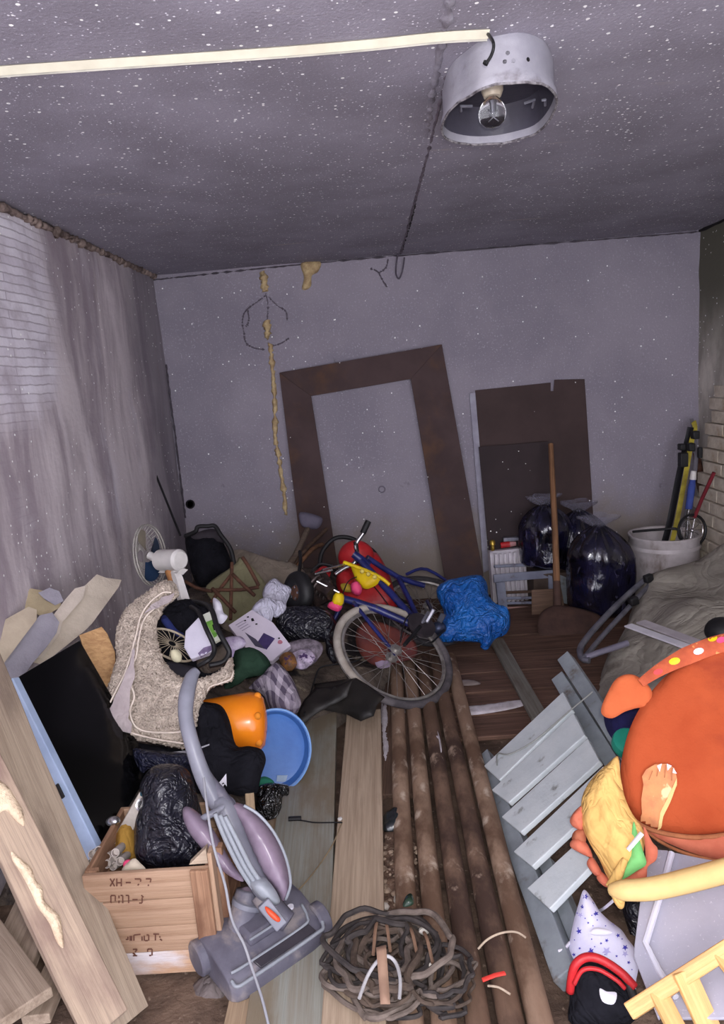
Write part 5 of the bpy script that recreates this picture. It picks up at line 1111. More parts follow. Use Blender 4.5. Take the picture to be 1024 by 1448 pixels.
# ---------------- black holdall full of odds with a fan in front ----------------
t = thing('carrier_seat', 'black framed child carrier seat with looped tube handles on the fleece cover', 'carrier', P(280, 955, 2.5))
psd = pl(270, 890, 2.62, (0, -.7, .7))
puff('shell', [(224, 880), (236, 858), (256, 848), (285, 850), (302, 866), (318, 905), (328, 925), (320, 945), (300, 958), (270, 960), (238, 955), (232, 935), (226, 905)], (psd[0] - psd[1] * .06, psd[1]), M_blkc, t, th=.03, back=.12, amp=.01, edge=.06)
puff('blue_lining', [(228, 878), (234, 870), (250, 890), (260, 896), (256, 902), (240, 892)], (psd[0] - psd[1] * .02, psd[1]), pm('blue cloth', (48, 58, 120)), t, th=.02, back=.01, edge=.02)
puff('fabric_base', [(278, 936), (298, 922), (320, 908), (324, 925), (312, 945), (290, 952)], (psd[0] - psd[1] * .01, psd[1]), pm('olive brown fabric', (92, 82, 74), (72, 64, 58), 8, rough=.95, crk=(6, .5)), t, th=.03, back=.02)
puff('dark_flap', [(236, 936), (262, 940), (280, 946), (276, 960), (240, 960)], (psd[0] + psd[1] * .01, psd[1]), pm('charcoal nylon', (52, 50, 58), (40, 38, 46), rough=.6), t, th=.012, back=.01)
ctube('looped_tube', [(270, 858, 2.72), (281, 866, 2.6), (292, 890, 2.5), (302, 912, 2.47), (302, 924, 2.45), (294, 934, 2.42), (280, 942, 2.42)], .009, M_blk, t)
ctube('looped_tube', [(262, 850, 2.8), (285, 853, 2.72), (299, 862, 2.6), (308, 890, 2.5), (321, 914, 2.46), (324, 924, 2.45), (316, 936, 2.43), (296, 941, 2.42)], .010, M_blk, t)
t = thing('wire_basket', 'small round guard of fine metal wires resting in the black carrier seat', 'fan guard', P(245, 930, 2.5))
nb_ = V((.35, -.75, .55)).normalized(); gc = P(243, 912, 2.55)
gu = V((.55, .3, -.65)); gu = (gu - nb_ * gu.dot(nb_)).normalized(); gv = nb_.cross(gu)
def ell(c, u, v, a, b, k=36): return [c + u * a * math.cos(2 * PI * i / k) + v * b * math.sin(2 * PI * i / k) for i in range(k)]
M_wire = pm('dusty cream wire', (186, 172, 150), (150, 138, 120), 20, rough=.6)
mb = MB(); mb.tube(ell(gc, gu, gv, .10, .05), .0045, 6, True); mb.build('outer_ring', M_wire, t)
for i in range(22):
    a = 2 * PI * i / 22; e_ = gc + gu * .10 * math.cos(a) + gv * .05 * math.sin(a); mb = MB(); mb.tube([gc + nb_ * .02 + (e_ - gc) * .15, gc + (e_ - gc) * .6 + nb_ * .015, e_], .0014, 4); mb.build('wire', M_wire, t)
o = puff('cream_bulb', [(240, 922), (250, 918), (257, 926), (254, 936), (244, 934)], pl(250, 928, 2.42, (0, -.7, .7)), pm('cream plastic', (220, 214, 180)), th=.02, back=.02, edge=.02, step=.01); tag(o, 'cream rounded plastic piece at the foot of the small wire guard', 'plastic piece')
o = flat('white_packet', [(262, 892), (281, 872), (301, 902), (303, 920), (270, 932), (260, 915)], pl(280, 900, 2.52, (0, -.7, .7)), .03, pm('lilac white carton', (206, 202, 216), (190, 186, 202)), bevel=.004); tag(o, 'plain white packet standing in the black carrier seat', 'packet')
decal('violet_print', [[(280, 924), (288, 916), (301, 912), (302, 918), (284, 930)]], o, pm('violet print', (120, 104, 136), (90, 78, 104), 40), off=.001)
o = flat('green_packet', [(284, 870), (297, 864), (312, 903), (300, 910)], pl(298, 888, 2.56, (0, -.7, .7)), .02, pm('white green carton', (214, 216, 206), (200, 204, 190)), bevel=.003); tag(o, 'narrow white and green packet between the tube handles of the carrier', 'packet')
decal('green_print', [[(291, 880), (301, 876), (311, 897), (303, 902)]], o, pm('lime print', (120, 176, 70), (90, 140, 60), 40), off=.001)
decal('dark_print', [[(300, 884), (304, 882), (307, 890), (303, 892)]], o, M_dark, off=.0018, step=3)
# pile of white scraps behind
o = puff('white_wrapping', [(302, 846), (312, 852), (316, 866), (322, 872), (314, 882), (306, 878), (302, 862)], pl(310, 862, 2.75, (0, -.7, .7)), M_white, th=.02, back=.02, amp=.02, ns=14, step=.012); tag(o, 'scrap of white wrapping behind the black tube handles of the carrier', 'paper')
o = puff('purple_leaflet', [(300, 914), (318, 902), (340, 900), (348, 910), (338, 920), (328, 930), (318, 925)], pl(322, 912, 2.85, (0, -.6, .8)), pm('printed leaflet', (206, 196, 216), (150, 130, 170), 30, rough=.6), th=.012, back=.03, amp=.015, ns=12, step=.012); tag(o, 'crumpled lilac printed leaflet between the carrier and the laptop box', 'leaflet')
# ---------------- table fan ----------------
t = thing('pedestal_fan', 'old white pedestal fan with round wire guard and blue blades tilted to the wall', 'fan', P(262, 910, 2.75))
fc = P(211, 785, 3.02)
m0, m1 = P(226, 792, 3.0), P(256, 792, 2.92)
nf = (fc - m1).normalized(); nf = V((-.86, .25, .1)).normalized()
mb = MB(); ax = (m1 - m0).normalized(); mb.tube([m0, m0 + ax * .006, m1 - ax * .012, m1], [.040, .047, .047, .036], 20); mb.build('motor_housing', M_wplas, t)
mb = MB(); mb.tube([m0 + V((.01, 0, -.05)), m1 + V((0, 0, -.05))], .030, 4, flat=.5); mb.build('housing_base', M_wplas, t)
mb = MB(); mb.tube([P(240, 806, 2.95), P(246, 822, 2.93)], .022, 10); mb.build('tilt_joint', pm('orange brown plastic', (180, 126, 80)), t)
mb = MB(); mb.tube([P(246, 806, 2.93), P(252, 820, 2.9), P(263, 862, 2.8)], [.022, .024, .030], 4, flat=.45, up=V((0, -1, 0))); mb.build('neck', M_wplas, t)
mb = MB(); mb.tube([P(262, 860, 2.82), P(264, 890, 2.74), P(266, 920, 2.65)], .018, 10); mb.build('pole', M_wplas, t)
hub = m0 - ax * .02
fax = V((.93, -.2, -.05)).normalized()  # axis: guard faces the wall
gu = V((0, 0, 1)); gu = (gu - fax * gu.dot(fax)).normalized(); gv = fax.cross(gu)
M_gw = pm('guard wire', (176, 172, 164), (150, 146, 140), 20, rough=.5)
gcn = fc
fax = (P(228, 790, 2.9) - P(205, 784, 3.10)).normalized(); fax = V((.62, -.75, .05)).normalized(); gu = V((0, 0, 1)); gu = (gu - fax * gu.dot(fax)).normalized(); gv = fax.cross(gu)
# narrow ellipse seen: guard disc turned far to the side
RW, RH = .135, .135
fax = V((.98, -.15, .10)).normalized(); gu = V((-.12, 0, 1)); gu = (gu - fax * gu.dot(fax)).normalized(); gv = fax.cross(gu)
for rr_, dz in ((RH, 0), (RH * .75, .018), (RH * .45, .03), (RH, -.012)):
    mb = MB(); mb.tube(ell(gcn - fax * dz, gu, gv, rr_, rr_, 40), .0028 if rr_ == RH else .0016, 5, True); mb.build('guard_ring', M_gw, t)
for i in range(36):
    a = 2 * PI * i / 36; e_ = gcn + (gu * math.cos(a) + gv * math.sin(a)) * RH
    mb = MB(); mb.tube([gcn - fax * .04 + (e_ - gcn) * .2, gcn - fax * .03 + (e_ - gcn) * .7, e_], .0011, 4); mb.build('guard_wire', M_gw, t)
for i, a0 in enumerate((PI * 1.0, PI * 1.5, .1)):
    mb = MB(); vs = []
    for k in range(9):
        s_ = k / 8; ang = a0 - .55 + 1.15 * s_
        for r_ in (.03, .075, .118):
            p = gcn - fax * (.005 - .02 * (s_ - .5)) + (gu * math.cos(ang) + gv * math.sin(ang)) * r_ * (1 if r_ < .1 else (.9 + .1 * math.sin(s_ * PI))); vs.append(p)
    n_ = len(vs); vs += [v - fax * .003 for v in vs]; fs = []
    for k in range(8):
        for j in range(2):
            a_, b_, c_, d_ = k * 3 + j, k * 3 + j + 1, k * 3 + j + 4, k * 3 + j + 3; fs += [(a_, b_, c_, d_), (n_ + d_, n_ + c_, n_ + b_, n_ + a_)]
    mb.add(vs, fs); mb.build('blade', pm('smoky blue plastic', (40, 62, 92), (30, 48, 74), rough=.3) if i != 2 else pm('cream blade', (170, 160, 138), rough=.3), t)
mb = MB(); mb.tube([gcn, m0], .018, 12); mb.build('shaft_cap', M_wplas, t)
stick('black_rod', [(255, 757, 3.95), (232, 700, 4.15), (207, 638, 4.3)], .0065, M_blk, 'thin black rod leaning in the back left corner with a knob on top', 'rod', k=1)
mb = MB(); p_ = P(206, 636, 4.3); mb.ball(p_, (.018, .018, .026), 12, 8); o = mb.build('knob', M_steel, bpy.data.objects['black_rod'])
# ---------------- black folding chair / bag in the corner ----------------
t = thing('black_backpack', 'black folding seat bag with tubular frame in the back left corner', 'bag', P(300, 830, 3.9))
pk_ = pl(300, 790, 3.9, (.15, -.9, .4))
puff('body', [(262, 762), (272, 757), (300, 756), (312, 762), (322, 780), (330, 805), (322, 815), (305, 826), (285, 830), (276, 822), (268, 798)], pk_, M_blkc, t, th=.07, back=.08, amp=.015, ns=4, edge=.08)
ctube('frame_tube', [(262, 758, 3.85), (276, 752, 3.82), (280, 745, 3.82), (294, 744, 3.82), (304, 744, 3.82), (312, 756, 3.8), (326, 776, 3.78), (332, 802, 3.75)], .012, M_blk, t)
puff('webbing', [(270, 757), (296, 748), (312, 752), (322, 768), (300, 764), (280, 764)], (pk_[0] + pk_[1] * .05, pk_[1]), pm('charcoal webbing', (58, 52, 58), (44, 40, 46)), t, th=.01)
# folding stool with rust frame and green cloth
o = puff('green_canvas', [(292, 828), (330, 800), (340, 788), (360, 805), (378, 830), (374, 850), (350, 870), (326, 882), (310, 870), (300, 850)], pl(335, 838, 3.6, (0, -.62, .78)), pm('sage canvas', (138, 134, 104), (118, 114, 88), 6, rough=.95, crk=(4, .4)), th=.006, back=.03, amp=.01, edge=.03); tag(o, 'sage green canvas cloth under the rusty folding stool frame', 'canvas')
t = thing('folding_stool_frame', 'rusty brown tubular folding stool frame lying on sage green canvas', 'stool frame', P(330, 860, 3.5))
for pts in ([(300, 834, 3.52), (340, 834, 3.5), (366, 830, 3.5)], [(343, 788, 3.58), (352, 802, 3.55), (366, 828, 3.5)], [(328, 795, 3.58), (327, 840, 3.5), (326, 876, 3.4)], [(329, 812, 3.54), (345, 828, 3.5), (360, 842, 3.46)], [(300, 832, 3.5), (316, 848, 3.46), (333, 866, 3.42)], [(262, 822, 3.6), (280, 832, 3.55), (300, 836, 3.52)], [(299, 852, 3.5), (312, 832, 3.54), (329, 810, 3.58)]):
    ctube('tube', pts, .0095, M_rust, t, k=3, n=8)
# ---------------- laptop box lid and papers ----------------
plb_ = pl(370, 900, 3.1, (.05, -.62, .78))
t = flat('laptop_carton', [(323, 884), (356, 862), (386, 880), (411, 912), (384, 935), (352, 922)], plb_, .035, pm('lilac white card', (216, 206, 220), (202, 192, 208), 5), bevel=.003); tag(t, 'white laptop carton with a printed picture of an open laptop, on the heap', 'carton')
decal('laptop_screen_picture', [[(373, 895), (389, 903), (377, 919), (363, 910)]], t, pm('violet screen print', (72, 58, 106), (56, 46, 86), 20), off=.001)
decal('laptop_base_picture', [[(346, 894), (362, 904), (375, 918), (361, 914)]], t, pm('dark print', (78, 74, 92), (64, 60, 78)), off=.0015)
decal('red_emblem', [[(396 + 4 * math.cos(a) * (1 if a < PI else .8), 908 + 3 * math.sin(a)) for a in [k * .63 for k in range(10)]]], t, pm('pink print', (190, 120, 136)), off=.0012, step=3)
decal('small_picture', [[(355, 875), (358, 874), (360, 878), (356, 879)]], t, M_dark, off=.0012, step=3)
for (x, y) in ((349, 872), (361, 882), (345, 877), (393, 902)):
    decal('small_mark', [[(x, y), (x + 3, y - .5), (x + 3.2, y + 1.5), (x + .4, y + 1.8)]], t, M_dark, off=.0012, step=3)
for k in range(4):
    decal('text_line', [[(333 + k * 3, 884 + k * 2.6), (345 + k * 3, 877 + k * 2.6), (345.6 + k * 3, 877.8 + k * 2.6), (333.6 + k * 3, 884.8 + k * 2.6)]], t, pm('faint text', (160, 148, 170)), off=.0012, step=3)
for i, (px, y, lab) in enumerate((([(374, 830), (388, 818), (400, 826), (412, 832), (406, 850), (400, 860), (384, 852), (372, 845)], 3.45, 'bunched white cloth at the top beside the small black wheel'), ([(356, 862), (372, 846), (388, 848), (392, 858), (386, 872), (380, 884), (366, 878)], 3.3, 'crumpled white paper sheet above the laptop carton'), ([(388, 852), (402, 850), (404, 862), (392, 872), (385, 870)], 3.35, 'small lilac white crumple between white cloth and black bag'))):
    o = puff('white_paper', px, pl(380, 850, y, (0, -.65, .75)), pm('crumpled white %d' % i, (218, 216, 232), (188, 186, 206), 8, crk=(10, .9)), th=.03, back=.05, amp=.022, ns=9, step=.013, edge=.05); tag(o, lab, 'paper')
# ---------------- cloths ----------------
o = puff('dark_green_cloth', [(330, 926), (345, 918), (362, 918), (378, 930), (383, 944), (372, 954), (350, 958), (336, 968), (318, 974), (320, 960), (330, 948)], pl(350, 944, 2.78, (0, -.62, .78)), pm('dark green wool', (48, 70, 56), (34, 52, 42), 12, rough=1, spec=.05, bump=.8, bsc=90), th=.05, back=.05, amp=.016, ns=5); tag(o, 'dark green woolly cloth between the fleece cover and laptop carton', 'cloth')
def m_plaid():
    g = G('plaid flannel'); x, y, z = g.xyz(g.map(rot=(.5, .3, .7)))
    a = g.ma('GREATER_THAN', g.ma('SINE', g.ma('MULTIPLY', x, 190)), .1); b = g.ma('GREATER_THAN', g.ma('SINE', g.ma('MULTIPLY', y, 190)), .1)
    col = g.mix(g.ma('MULTIPLY', g.ma('ADD', a, b), .5), S((84, 76, 92)), S((176, 166, 178))); col = g.mix(g.ma('MULTIPLY', g.ss(g.noise(10), .4, .65), .5), col, S((96, 84, 98)))
    n1 = g.ma('ABSOLUTE', g.ma('SUBTRACT', g.noise(8, det=3, dist=.8), .5)); g.bump(n1, .8, .03); return g.fin(col, .95, 0, .1)
o = puff('plaid_cloth', [(352, 972), (372, 956), (382, 944), (396, 940), (412, 958), (424, 985), (424, 1000), (408, 1016), (392, 1014), (380, 1000), (374, 985), (362, 976)], pl(395, 980, 2.68, (0, -.6, .8)), m_plaid(), th=.05, back=.06, amp=.02, ns=5, step=.014); tag(o, 'grey and white plaid cloth bundle above the blue basin', 'cloth')
# orange tank and blue basin
t = thing('orange_bucket', 'shiny orange plastic bucket lying on its side under the black jacket', 'bucket', P(340, 1050, 2.35))
axo = V((.97, .12, -.05)).normalized(); co = P(345, 1022, 2.42)
Mo = fr4(co - axo * .23, axo.orthogonal(), axo)
mb = MB(); mb.lathe([(.075, 0), (.085, .02), (.095, .10), (.105, .20), (.110, .255), (.104, .285), (.085, .305), (.03, .315), (0, .316)], 36, Mo)
mb.build('shell', pm('orange plastic', (240, 140, 30), (228, 124, 24), 5, rough=.22, spec=.5, bump=.05), t, angle=180)
for a in (-.2, .75, 1.7, 2.7, -1.2):
    e = Mo @ V((math.cos(a) * .1, math.sin(a) * .1, .285)); mb = MB(); mb.ball(e, .014, 10, 7); mb.build('foot_bump', pm('orange plastic bump', (242, 146, 40)), t)
t = thing('blue_basin', 'blue plastic basin standing on edge between the orange bucket and floor boards', 'basin', P(400, 1110, 2.4))
M_basin = pm('blue plastic basin', (72, 116, 184), (58, 98, 164), 5, rough=.35, bump=.1)
nbz = V((.25, -.75, .6)).normalized(); cb = P(388, 1062, 2.46)
Mb = fr4(cb, V((.1, .3, .9)), nbz)
mb = MB(); mb.lathe([(.0, -.035), (.10, -.033), (.118, -.028), (.128, -.01), (.131, 0), (.138, .002), (.138, -.004), (.131, -.012), (.118, -.04), (0, -.045)], 44, Mb, sx=1.12); mb.build('bowl', M_basin, t)
mb = MB(); mb.tube([Mb @ V((.138 * 1.12 * math.cos(i * PI / 22), .138 * math.sin(i * PI / 22), 0)) for i in range(44)], .0045, 8, True); mb.build('rim', pm('pale blue rim', (120, 160, 214), (100, 140, 200), rough=.35), t)
decal('paper_label', [[(392, 1096), (407, 1096), (404, 1106), (391, 1105)]], bpy.data.objects['bowl.001'] if 'bowl.001' in bpy.data.objects else bpy.data.objects['bowl'], pm('torn label', (156, 176, 200)), off=.004)
o = puff('green_rag', [(360, 1104), (375, 1098), (388, 1106), (380, 1114), (364, 1112)], pl(372, 1106, 2.25, (0, -.6, .8)), pm('sea green', (40, 120, 96), (30, 96, 78)), th=.02, back=.02, amp=.01); tag(o, 'small sea green rag under the blue basin', 'rag')
o = puff('shiny_black_bag', [(362, 1118), (376, 1108), (396, 1108), (408, 1112), (408, 1124), (400, 1126), (398, 1142), (390, 1156), (374, 1160), (362, 1152)], pl(382, 1132, 2.18, (0, -.6, .8)), pm('glossy black film', (18, 18, 20), (10, 10, 12), rough=.12, spec=.8, crk=(14, 1)), th=.04, back=.05, amp=.02, ns=8, step=.012); tag(o, 'small glossy black bag on the floor beneath the blue basin', 'bag')
# black jacket with white mark, and black bag in the crate
pj = pl(310, 1060, 2.22, (.05, -.72, .68))
j = puff('black_jacket', [(278, 996), (300, 994), (315, 1000), (325, 1020), (334, 1054), (352, 1055), (370, 1060), (376, 1075), (370, 1095), (366, 1112), (362, 1122), (340, 1126), (320, 1122), (300, 1126), (270, 1118), (235, 1095), (205, 1078), (188, 1058), (192, 1050), (230, 1056), (268, 1058), (276, 1030)], pj, M_blkc, th=.05, back=.06, amp=.022, ns=4.5, edge=.07)
tag(j, 'black jacket with a small white zigzag mark draped over the orange bucket', 'jacket')
decal('white_mark', [[(303, 1112), (312, 1104), (320, 1094), (321, 1112), (316, 1106), (310, 1112)], [(302, 1113), (310, 1112), (319, 1117), (319, 1121), (308, 1116)], [(308, 1110), (318, 1108), (316, 1112), (306, 1114)]], j, M_white, off=.001, step=3)
decal('white_seam', [[(190, 1062), (230, 1066), (268, 1062), (296, 1052), (296, 1054), (268, 1065), (230, 1069), (190, 1064)]], j, pm('white edging', (186, 186, 196)), off=.003, step=4)
o = puff('nylon_sack', [(188, 1060), (220, 1062), (268, 1066), (275, 1075), (262, 1090), (215, 1086), (200, 1092)], pl(230, 1075, 2.12, (.05, -.72, .68)), pm('navy nylon', (36, 38, 58), (22, 24, 40), 10, rough=.3, crk=(12, 1)), th=.03, back=.03, amp=.014, ns=8); tag(o, 'wrinkled dark navy nylon bag just below the fleece cover', 'bag')
# ---------------- wooden crate ----------------
M_cr = wood('crate board', (178, 148, 124), (158, 128, 104), rough=.8, dirt=(138, 102, 82), dlo=.55, dhi=.75)
M_cr2 = wood('crate post', (164, 128, 102), (136, 102, 80), rough=.8, dirt=(110, 78, 60), dlo=.48, dhi=.65)
M_cr3 = wood('crate lime stained board', (196, 160, 130), (176, 140, 112), dirt=(206, 198, 200), dlo=.48, dhi=.62)
t = thing('wooden_crate', 'wooden crate of nailed boards with faded upside-down stencilled letters on the floor', 'crate', (-.66, 1.78, 0))
x0, x1, yf, yb, zt = -.84, -.505, 1.64, 1.93, .325
ph = [.085, .080, .078, .070]; z = zt
for i in range(4):
    h_ = ph[i]; z -= h_
    o = plank('front_board', (x0, yf, z + h_ / 2), (x1, yf, z + h_ / 2), h_ - .002, .014, M_cr if i < 3 else M_cr3, t, up=(0, -1, 0), warp=.0015, seed=i, seg=5)
    if i == 0: fb0 = o
    if i == 2: fb2 = o
    if i == 1: fb1 = o
    plank('back_board', (x0, yb, z + h_ / 2), (x1, yb, z + h_ / 2), h_ - .003, .014, M_cr, t, up=(0, 1, 0), seed=i + 5)
    plank('side_board', (x1 - .007, yf + .01, z + h_ / 2), (x1 - .007, yb, z + h_ / 2), h_ - .003, .014, M_cr2, t, up=(1, 0, 0), seed=i + 9)
    plank('side_board', (x0 + .007, yf + .01, z + h_ / 2), (x0 + .007, yb, z + h_ / 2), h_ - .003, .014, M_cr2, t, up=(-1, 0, 0), seed=i + 13)
plank('corner_post', (x1 - .024, yf - .012, .01), (x1 - .024, yf - .012, zt), .048, .012, M_cr2, t, up=(0, -1, 0), seed=3)
plank('corner_post', (x1 + .006, yf + .012, .0), (x1 + .006, yf + .012, zt + .04), .034, .012, M_cr, t, up=(1, 0, 0), seed=4)
plank('corner_post', (x1 + .012, yf + .055, .0), (x1 + .012, yf + .055, zt + .02), .03, .03, M_cr2, t, up=(1, 0, 0), seed=5)
plank('corner_post', (x0 + .02, yf + .016, .0), (x0 + .02, yf + .016, zt), .03, .02, M_cr2, t, up=(0, -1, 0), seed=6)
plank('bottom_board', (x0, (yf + yb) / 2, .012), (x1, (yf + yb) / 2, .012), .26, .012, M_cr2, t)
mb = MB(); mb.add([V((x1 - .055, yf + .01, zt)), V((x1 - .005, yf + .01, zt)), V((x1 - .005, yf + .01, zt + .045)), V((x1 - .055, yf + .03, zt)), V((x1 - .005, yf + .03, zt)), V((x1 - .005, yf + .03, zt + .045))], [(0, 1, 2), (5, 4, 3), (0, 3, 4, 1), (1, 4, 5, 2), (2, 5, 3, 0)]); mb.build('corner_gusset', M_wood, t)
M_ink = pm('faded brown stencil ink', (92, 58, 50), (110, 74, 60), 30)
def glyphs(defs, target, ox, oy, sx, sy, slope=-.012, w=2.0):
    """strokes in photo pixels: each stroke a short bar of stencil ink"""
    for gl in defs:
        ps = []
        for (a, b, c, d) in gl:
            xa, ya, xb, yb_ = ox + a * sx, oy + b * sy + a * sx * slope, ox + c * sx, oy + d * sy + c * sx * slope
            L = math.hypot(xb - xa, yb_ - ya) or 1; nx, ny = -(yb_ - ya) / L * w / 2, (xb - xa) / L * w / 2
            ps.append([(xa + nx, ya + ny), (xb + nx, yb_ + ny), (xb - nx, yb_ - ny), (xa - nx, ya - ny)])
        o = decal('stencil_letter', ps, target, M_ink, off=.0012, step=2.5)
        if o: o['kind'] = 'stuff'
FB = [o_ for o_ in bpy.data.objects if o_.name.startswith('front_board')]
# row 1: X N - 7 7 upside down
glyphs([[(0, 0, 6, 11), (6, 0, 0, 11)], [(9, 0, 9, 11), (9, 6, 15, 6), (15, 0, 15, 11)], [(21, 6, 28, 6)], [(33, 1, 41, 1), (41, 1, 41, 5), (37, 10, 39, 8)], [(48, 1, 55, 1), (55, 1, 54, 6), (51, 11, 52, 9)]], FB, 156, 1242, 1.05, 1)
glyphs([[(0, 0, 0, 11), (0, 0, 6, 0), (6, 0, 6, 8)], [(11, 0, 11, 4), (11, 7, 11, 11), (13, 0, 16, 0), (16, 0, 16, 11)], [(20, 0, 24, 0), (24, 0, 24, 11)], [(29, 6, 36, 6)], [(41, 0, 44, 3), (42, 3, 42, 11), (38, 11, 42, 11)]], FB, 157, 1266, 1.05, 1)
glyphs([[(0, 8, 3, 8), (3, 4, 3, 9)], [(6, 3, 6, 10), (8, 3, 8, 10)], [(11, 2, 11, 10), (11, 2, 20, 1)], [(22, 4, 22, 10), (25, 3, 25, 10), (28, 2, 31, 2), (31, 2, 31, 10), (26, 10, 30, 10)], [(37, 1, 45, 1), (40, 1, 40, 10)], [(46, 4, 46, 6), (46, 8, 49, 10)]], FB, 178, 1320, 1.05, 1)
glyphs([[(0, 0, 6, 0), (6, 0, 3, 4), (0, 5, 4, 9), (0, 9, 6, 9)], [(20, 0, 26, 0), (20, 0, 20, 4), (26, 0, 26, 9), (22, 9, 25, 9)]], FB, 188, 1342, 1.05, 1)
# things in the crate
o = puff('garbage_bag', [(208, 1092), (222, 1082), (246, 1080), (262, 1086), (272, 1100), (280, 1130), (290, 1165), (294, 1190), (290, 1222), (250, 1232), (205, 1228), (192, 1210), (190, 1185), (192, 1160), (202, 1130), (198, 1112)], pl(240, 1160, 1.80, (.1, -.8, .55)), M_blkp, th=.10, back=.10, amp=.028, ns=6, edge=.12, step=.014); tag(o, 'large crumpled black garbage bag standing in the wooden crate', 'bag')
o = puff('brown_bag', [(162, 1188), (176, 1160), (188, 1168), (192, 1190), (192, 1215), (170, 1212)], pl(178, 1190, 1.84, (.1, -.8, .55)), pm('ochre cloth', (176, 136, 60), (150, 112, 48), 8, rough=.85, crk=(8, .5)), th=.03, back=.03, amp=.01); tag(o, 'ochre yellow cloth in the crate left of the black garbage bag', 'cloth')
t = thing('steel_ruler', 'flat steel strip tool with a round hole sticking up out of the crate', 'tool', P(180, 1170, 1.84))
plank('strip', P(166, 1196, 1.84), P(206, 1124, 1.90), .042, .012, pm('scratched steel', (188, 180, 170), (156, 148, 138), rough=.35, metal=.6), t, up=(.1, -.8, .5))
mb = MB(); mb.lathe([(.0, .0), (.006, .001), (.010, .006), (.020, .010), (.021, 0)], 20, fr4(P(203, 1138, 1.86), (1, 0, 0), (.1, -.8, .5))); mb.build('round_boss', M_chrome, t)
mb = MB(); mb.tube([P(202, 1121, 1.9), P(214, 1126, 1.88)], .011, 10); mb.build('blue_tip', pm('petrol blue', (48, 88, 104)), t)
mb = MB(); mb.ball(P(160, 1161, 1.86), (.022, .016, .014), 14, 10); tag(mb.build('glass_knob', M_chrome), 'small shiny round knob before the lower corner of the black television', 'knob')
M_tube = pm('cardboard tubes', (206, 196, 190), (176, 166, 160), 10, rough=.7)
r5 = random.Random(8)
ii = 0
for (x, y) in ((130, 1208), (139, 1203), (129, 1220), (140, 1217), (151, 1212), (160, 1216), (151, 1222), (163, 1206), (170, 1218), (160, 1225)):
    q = P(x, y, 1.76 + r5.uniform(-.02, .02)); d = V((r5.uniform(-.2, .1), 1, -.45)).normalized(); N = 14; mb = MB(); M4 = fr4(q, d.orthogonal(), d)
    mb.lathe([(.0115, 0), (.0115, .13), (.0095, .13), (.0095, .0), (.0115, 0)], N, M4, caps=False); mb.lathe([(.0, .02), (.0095, .02)], N, M4, caps=False)
    tag(mb.build('grey_tube', M_tube), 'short pale open ended tube in the bundle at the left end of the crate', 'tube', 'pale tube bundle in the crate')
mb = MB(); mb.ball(P(181, 1222, 1.70), (.014, .012, .012), 10, 8); tag(mb.build('pink_cap', M_pink), 'tiny bright pink cap beside the pale tubes in the crate', 'cap')
o = puff('paper_scrap', [(172, 1232), (188, 1214), (198, 1220), (206, 1232)], pl(190, 1225, 1.68, (0, -.8, .6)), pm('cream paper', (214, 200, 180)), th=.008, back=.004, edge=.02, step=.012); tag(o, 'cream paper scrap at the front of the crate by the garbage bag', 'paper')
o = plank('small_post', P(353, 1122, 2.12), P(356, 1165, 2.05), .03, .02, M_woody); tag(o, 'short upright pine offcut between the jacket and the glossy black bag', 'offcut')
# ---------------- upright vacuum cleaner ----------------
M_vg = pm('grey vacuum plastic', (126, 127, 138), (108, 109, 120), 7, rough=.35, bump=.05)
M_vd = pm('dusty dark grey plastic', (104, 102, 114), (84, 82, 94), 10, rough=.5, bump=.2, stains=(((138, 130, 130), 9, .52, .7, (1, 1, 1)),))
M_vp = pm('smoky violet plastic', (140, 124, 140), (112, 98, 114), 6, rough=.25, bump=.05)
M_vl = pm('light grey ribbed plastic', (146, 150, 158), (126, 130, 138), 6, rough=.35)
t = thing('vacuum_cleaner', 'grey and violet upright vacuum cleaner with long curved handle beside the wooden crate', 'vacuum cleaner', P(390, 1400, 1.62))
ctube('handle', [(279, 948, 1.97), (271, 958, 1.95), (264, 985, 1.90), (263, 1015, 1.86), (271, 1050, 1.82), (284, 1090, 1.79), (298, 1120, 1.77), (308, 1140, 1.75)], [.012, .020, .023, .021, .021, .023, .025, .020], M_vg, t, k=6, n=16)
ctube('neck_brace', [(280, 1060, 1.84), (292, 1095, 1.80), (310, 1122, 1.77), (330, 1140, 1.75)], [.006, .014, .020, .008], M_vd, t)
plv = pl(345, 1200, 1.70, (.12, -.80, .58))
puff('body', [(300, 1128), (318, 1122), (332, 1132), (344, 1160), (356, 1195), (372, 1230), (388, 1262), (380, 1276), (362, 1268), (345, 1240), (328, 1205), (312, 1170), (299, 1146)], plv, M_vg, t, th=.04, back=.03, amp=.001, edge=.04, step=.012)
puff('clamp', [(284, 1154), (300, 1145), (316, 1137), (317, 1144), (304, 1154), (290, 1160)], (plv[0] + plv[1] * .055, plv[1]), M_vg, t, th=.014, back=.012, amp=0, edge=.02, step=.01)
puff('side_shell', [(258, 1146), (268, 1141), (290, 1158), (306, 1180), (325, 1215), (345, 1245), (330, 1242), (308, 1226), (285, 1200), (264, 1172)], (plv[0] - plv[1] * .01, plv[1]), M_vp, t, th=.03, back=.03, amp=.002, edge=.045, step=.012)
puff('dust_shell', [(326, 1136), (345, 1138), (362, 1150), (382, 1172), (398, 1198), (408, 1228), (412, 1252), (408, 1268), (400, 1274), (392, 1262), (375, 1240), (355, 1200), (338, 1165)], (plv[0] - plv[1] * .005, plv[1]), M_vp, t, th=.045, back=.03, amp=.002, edge=.05, step=.012)
ctube('shell_edge', [(345, 1139, 1.655), (366, 1152, 1.645), (388, 1178, 1.64), (404, 1212, 1.635), (411, 1248, 1.63), (404, 1272, 1.63)], .004, M_vl, t, n=6)
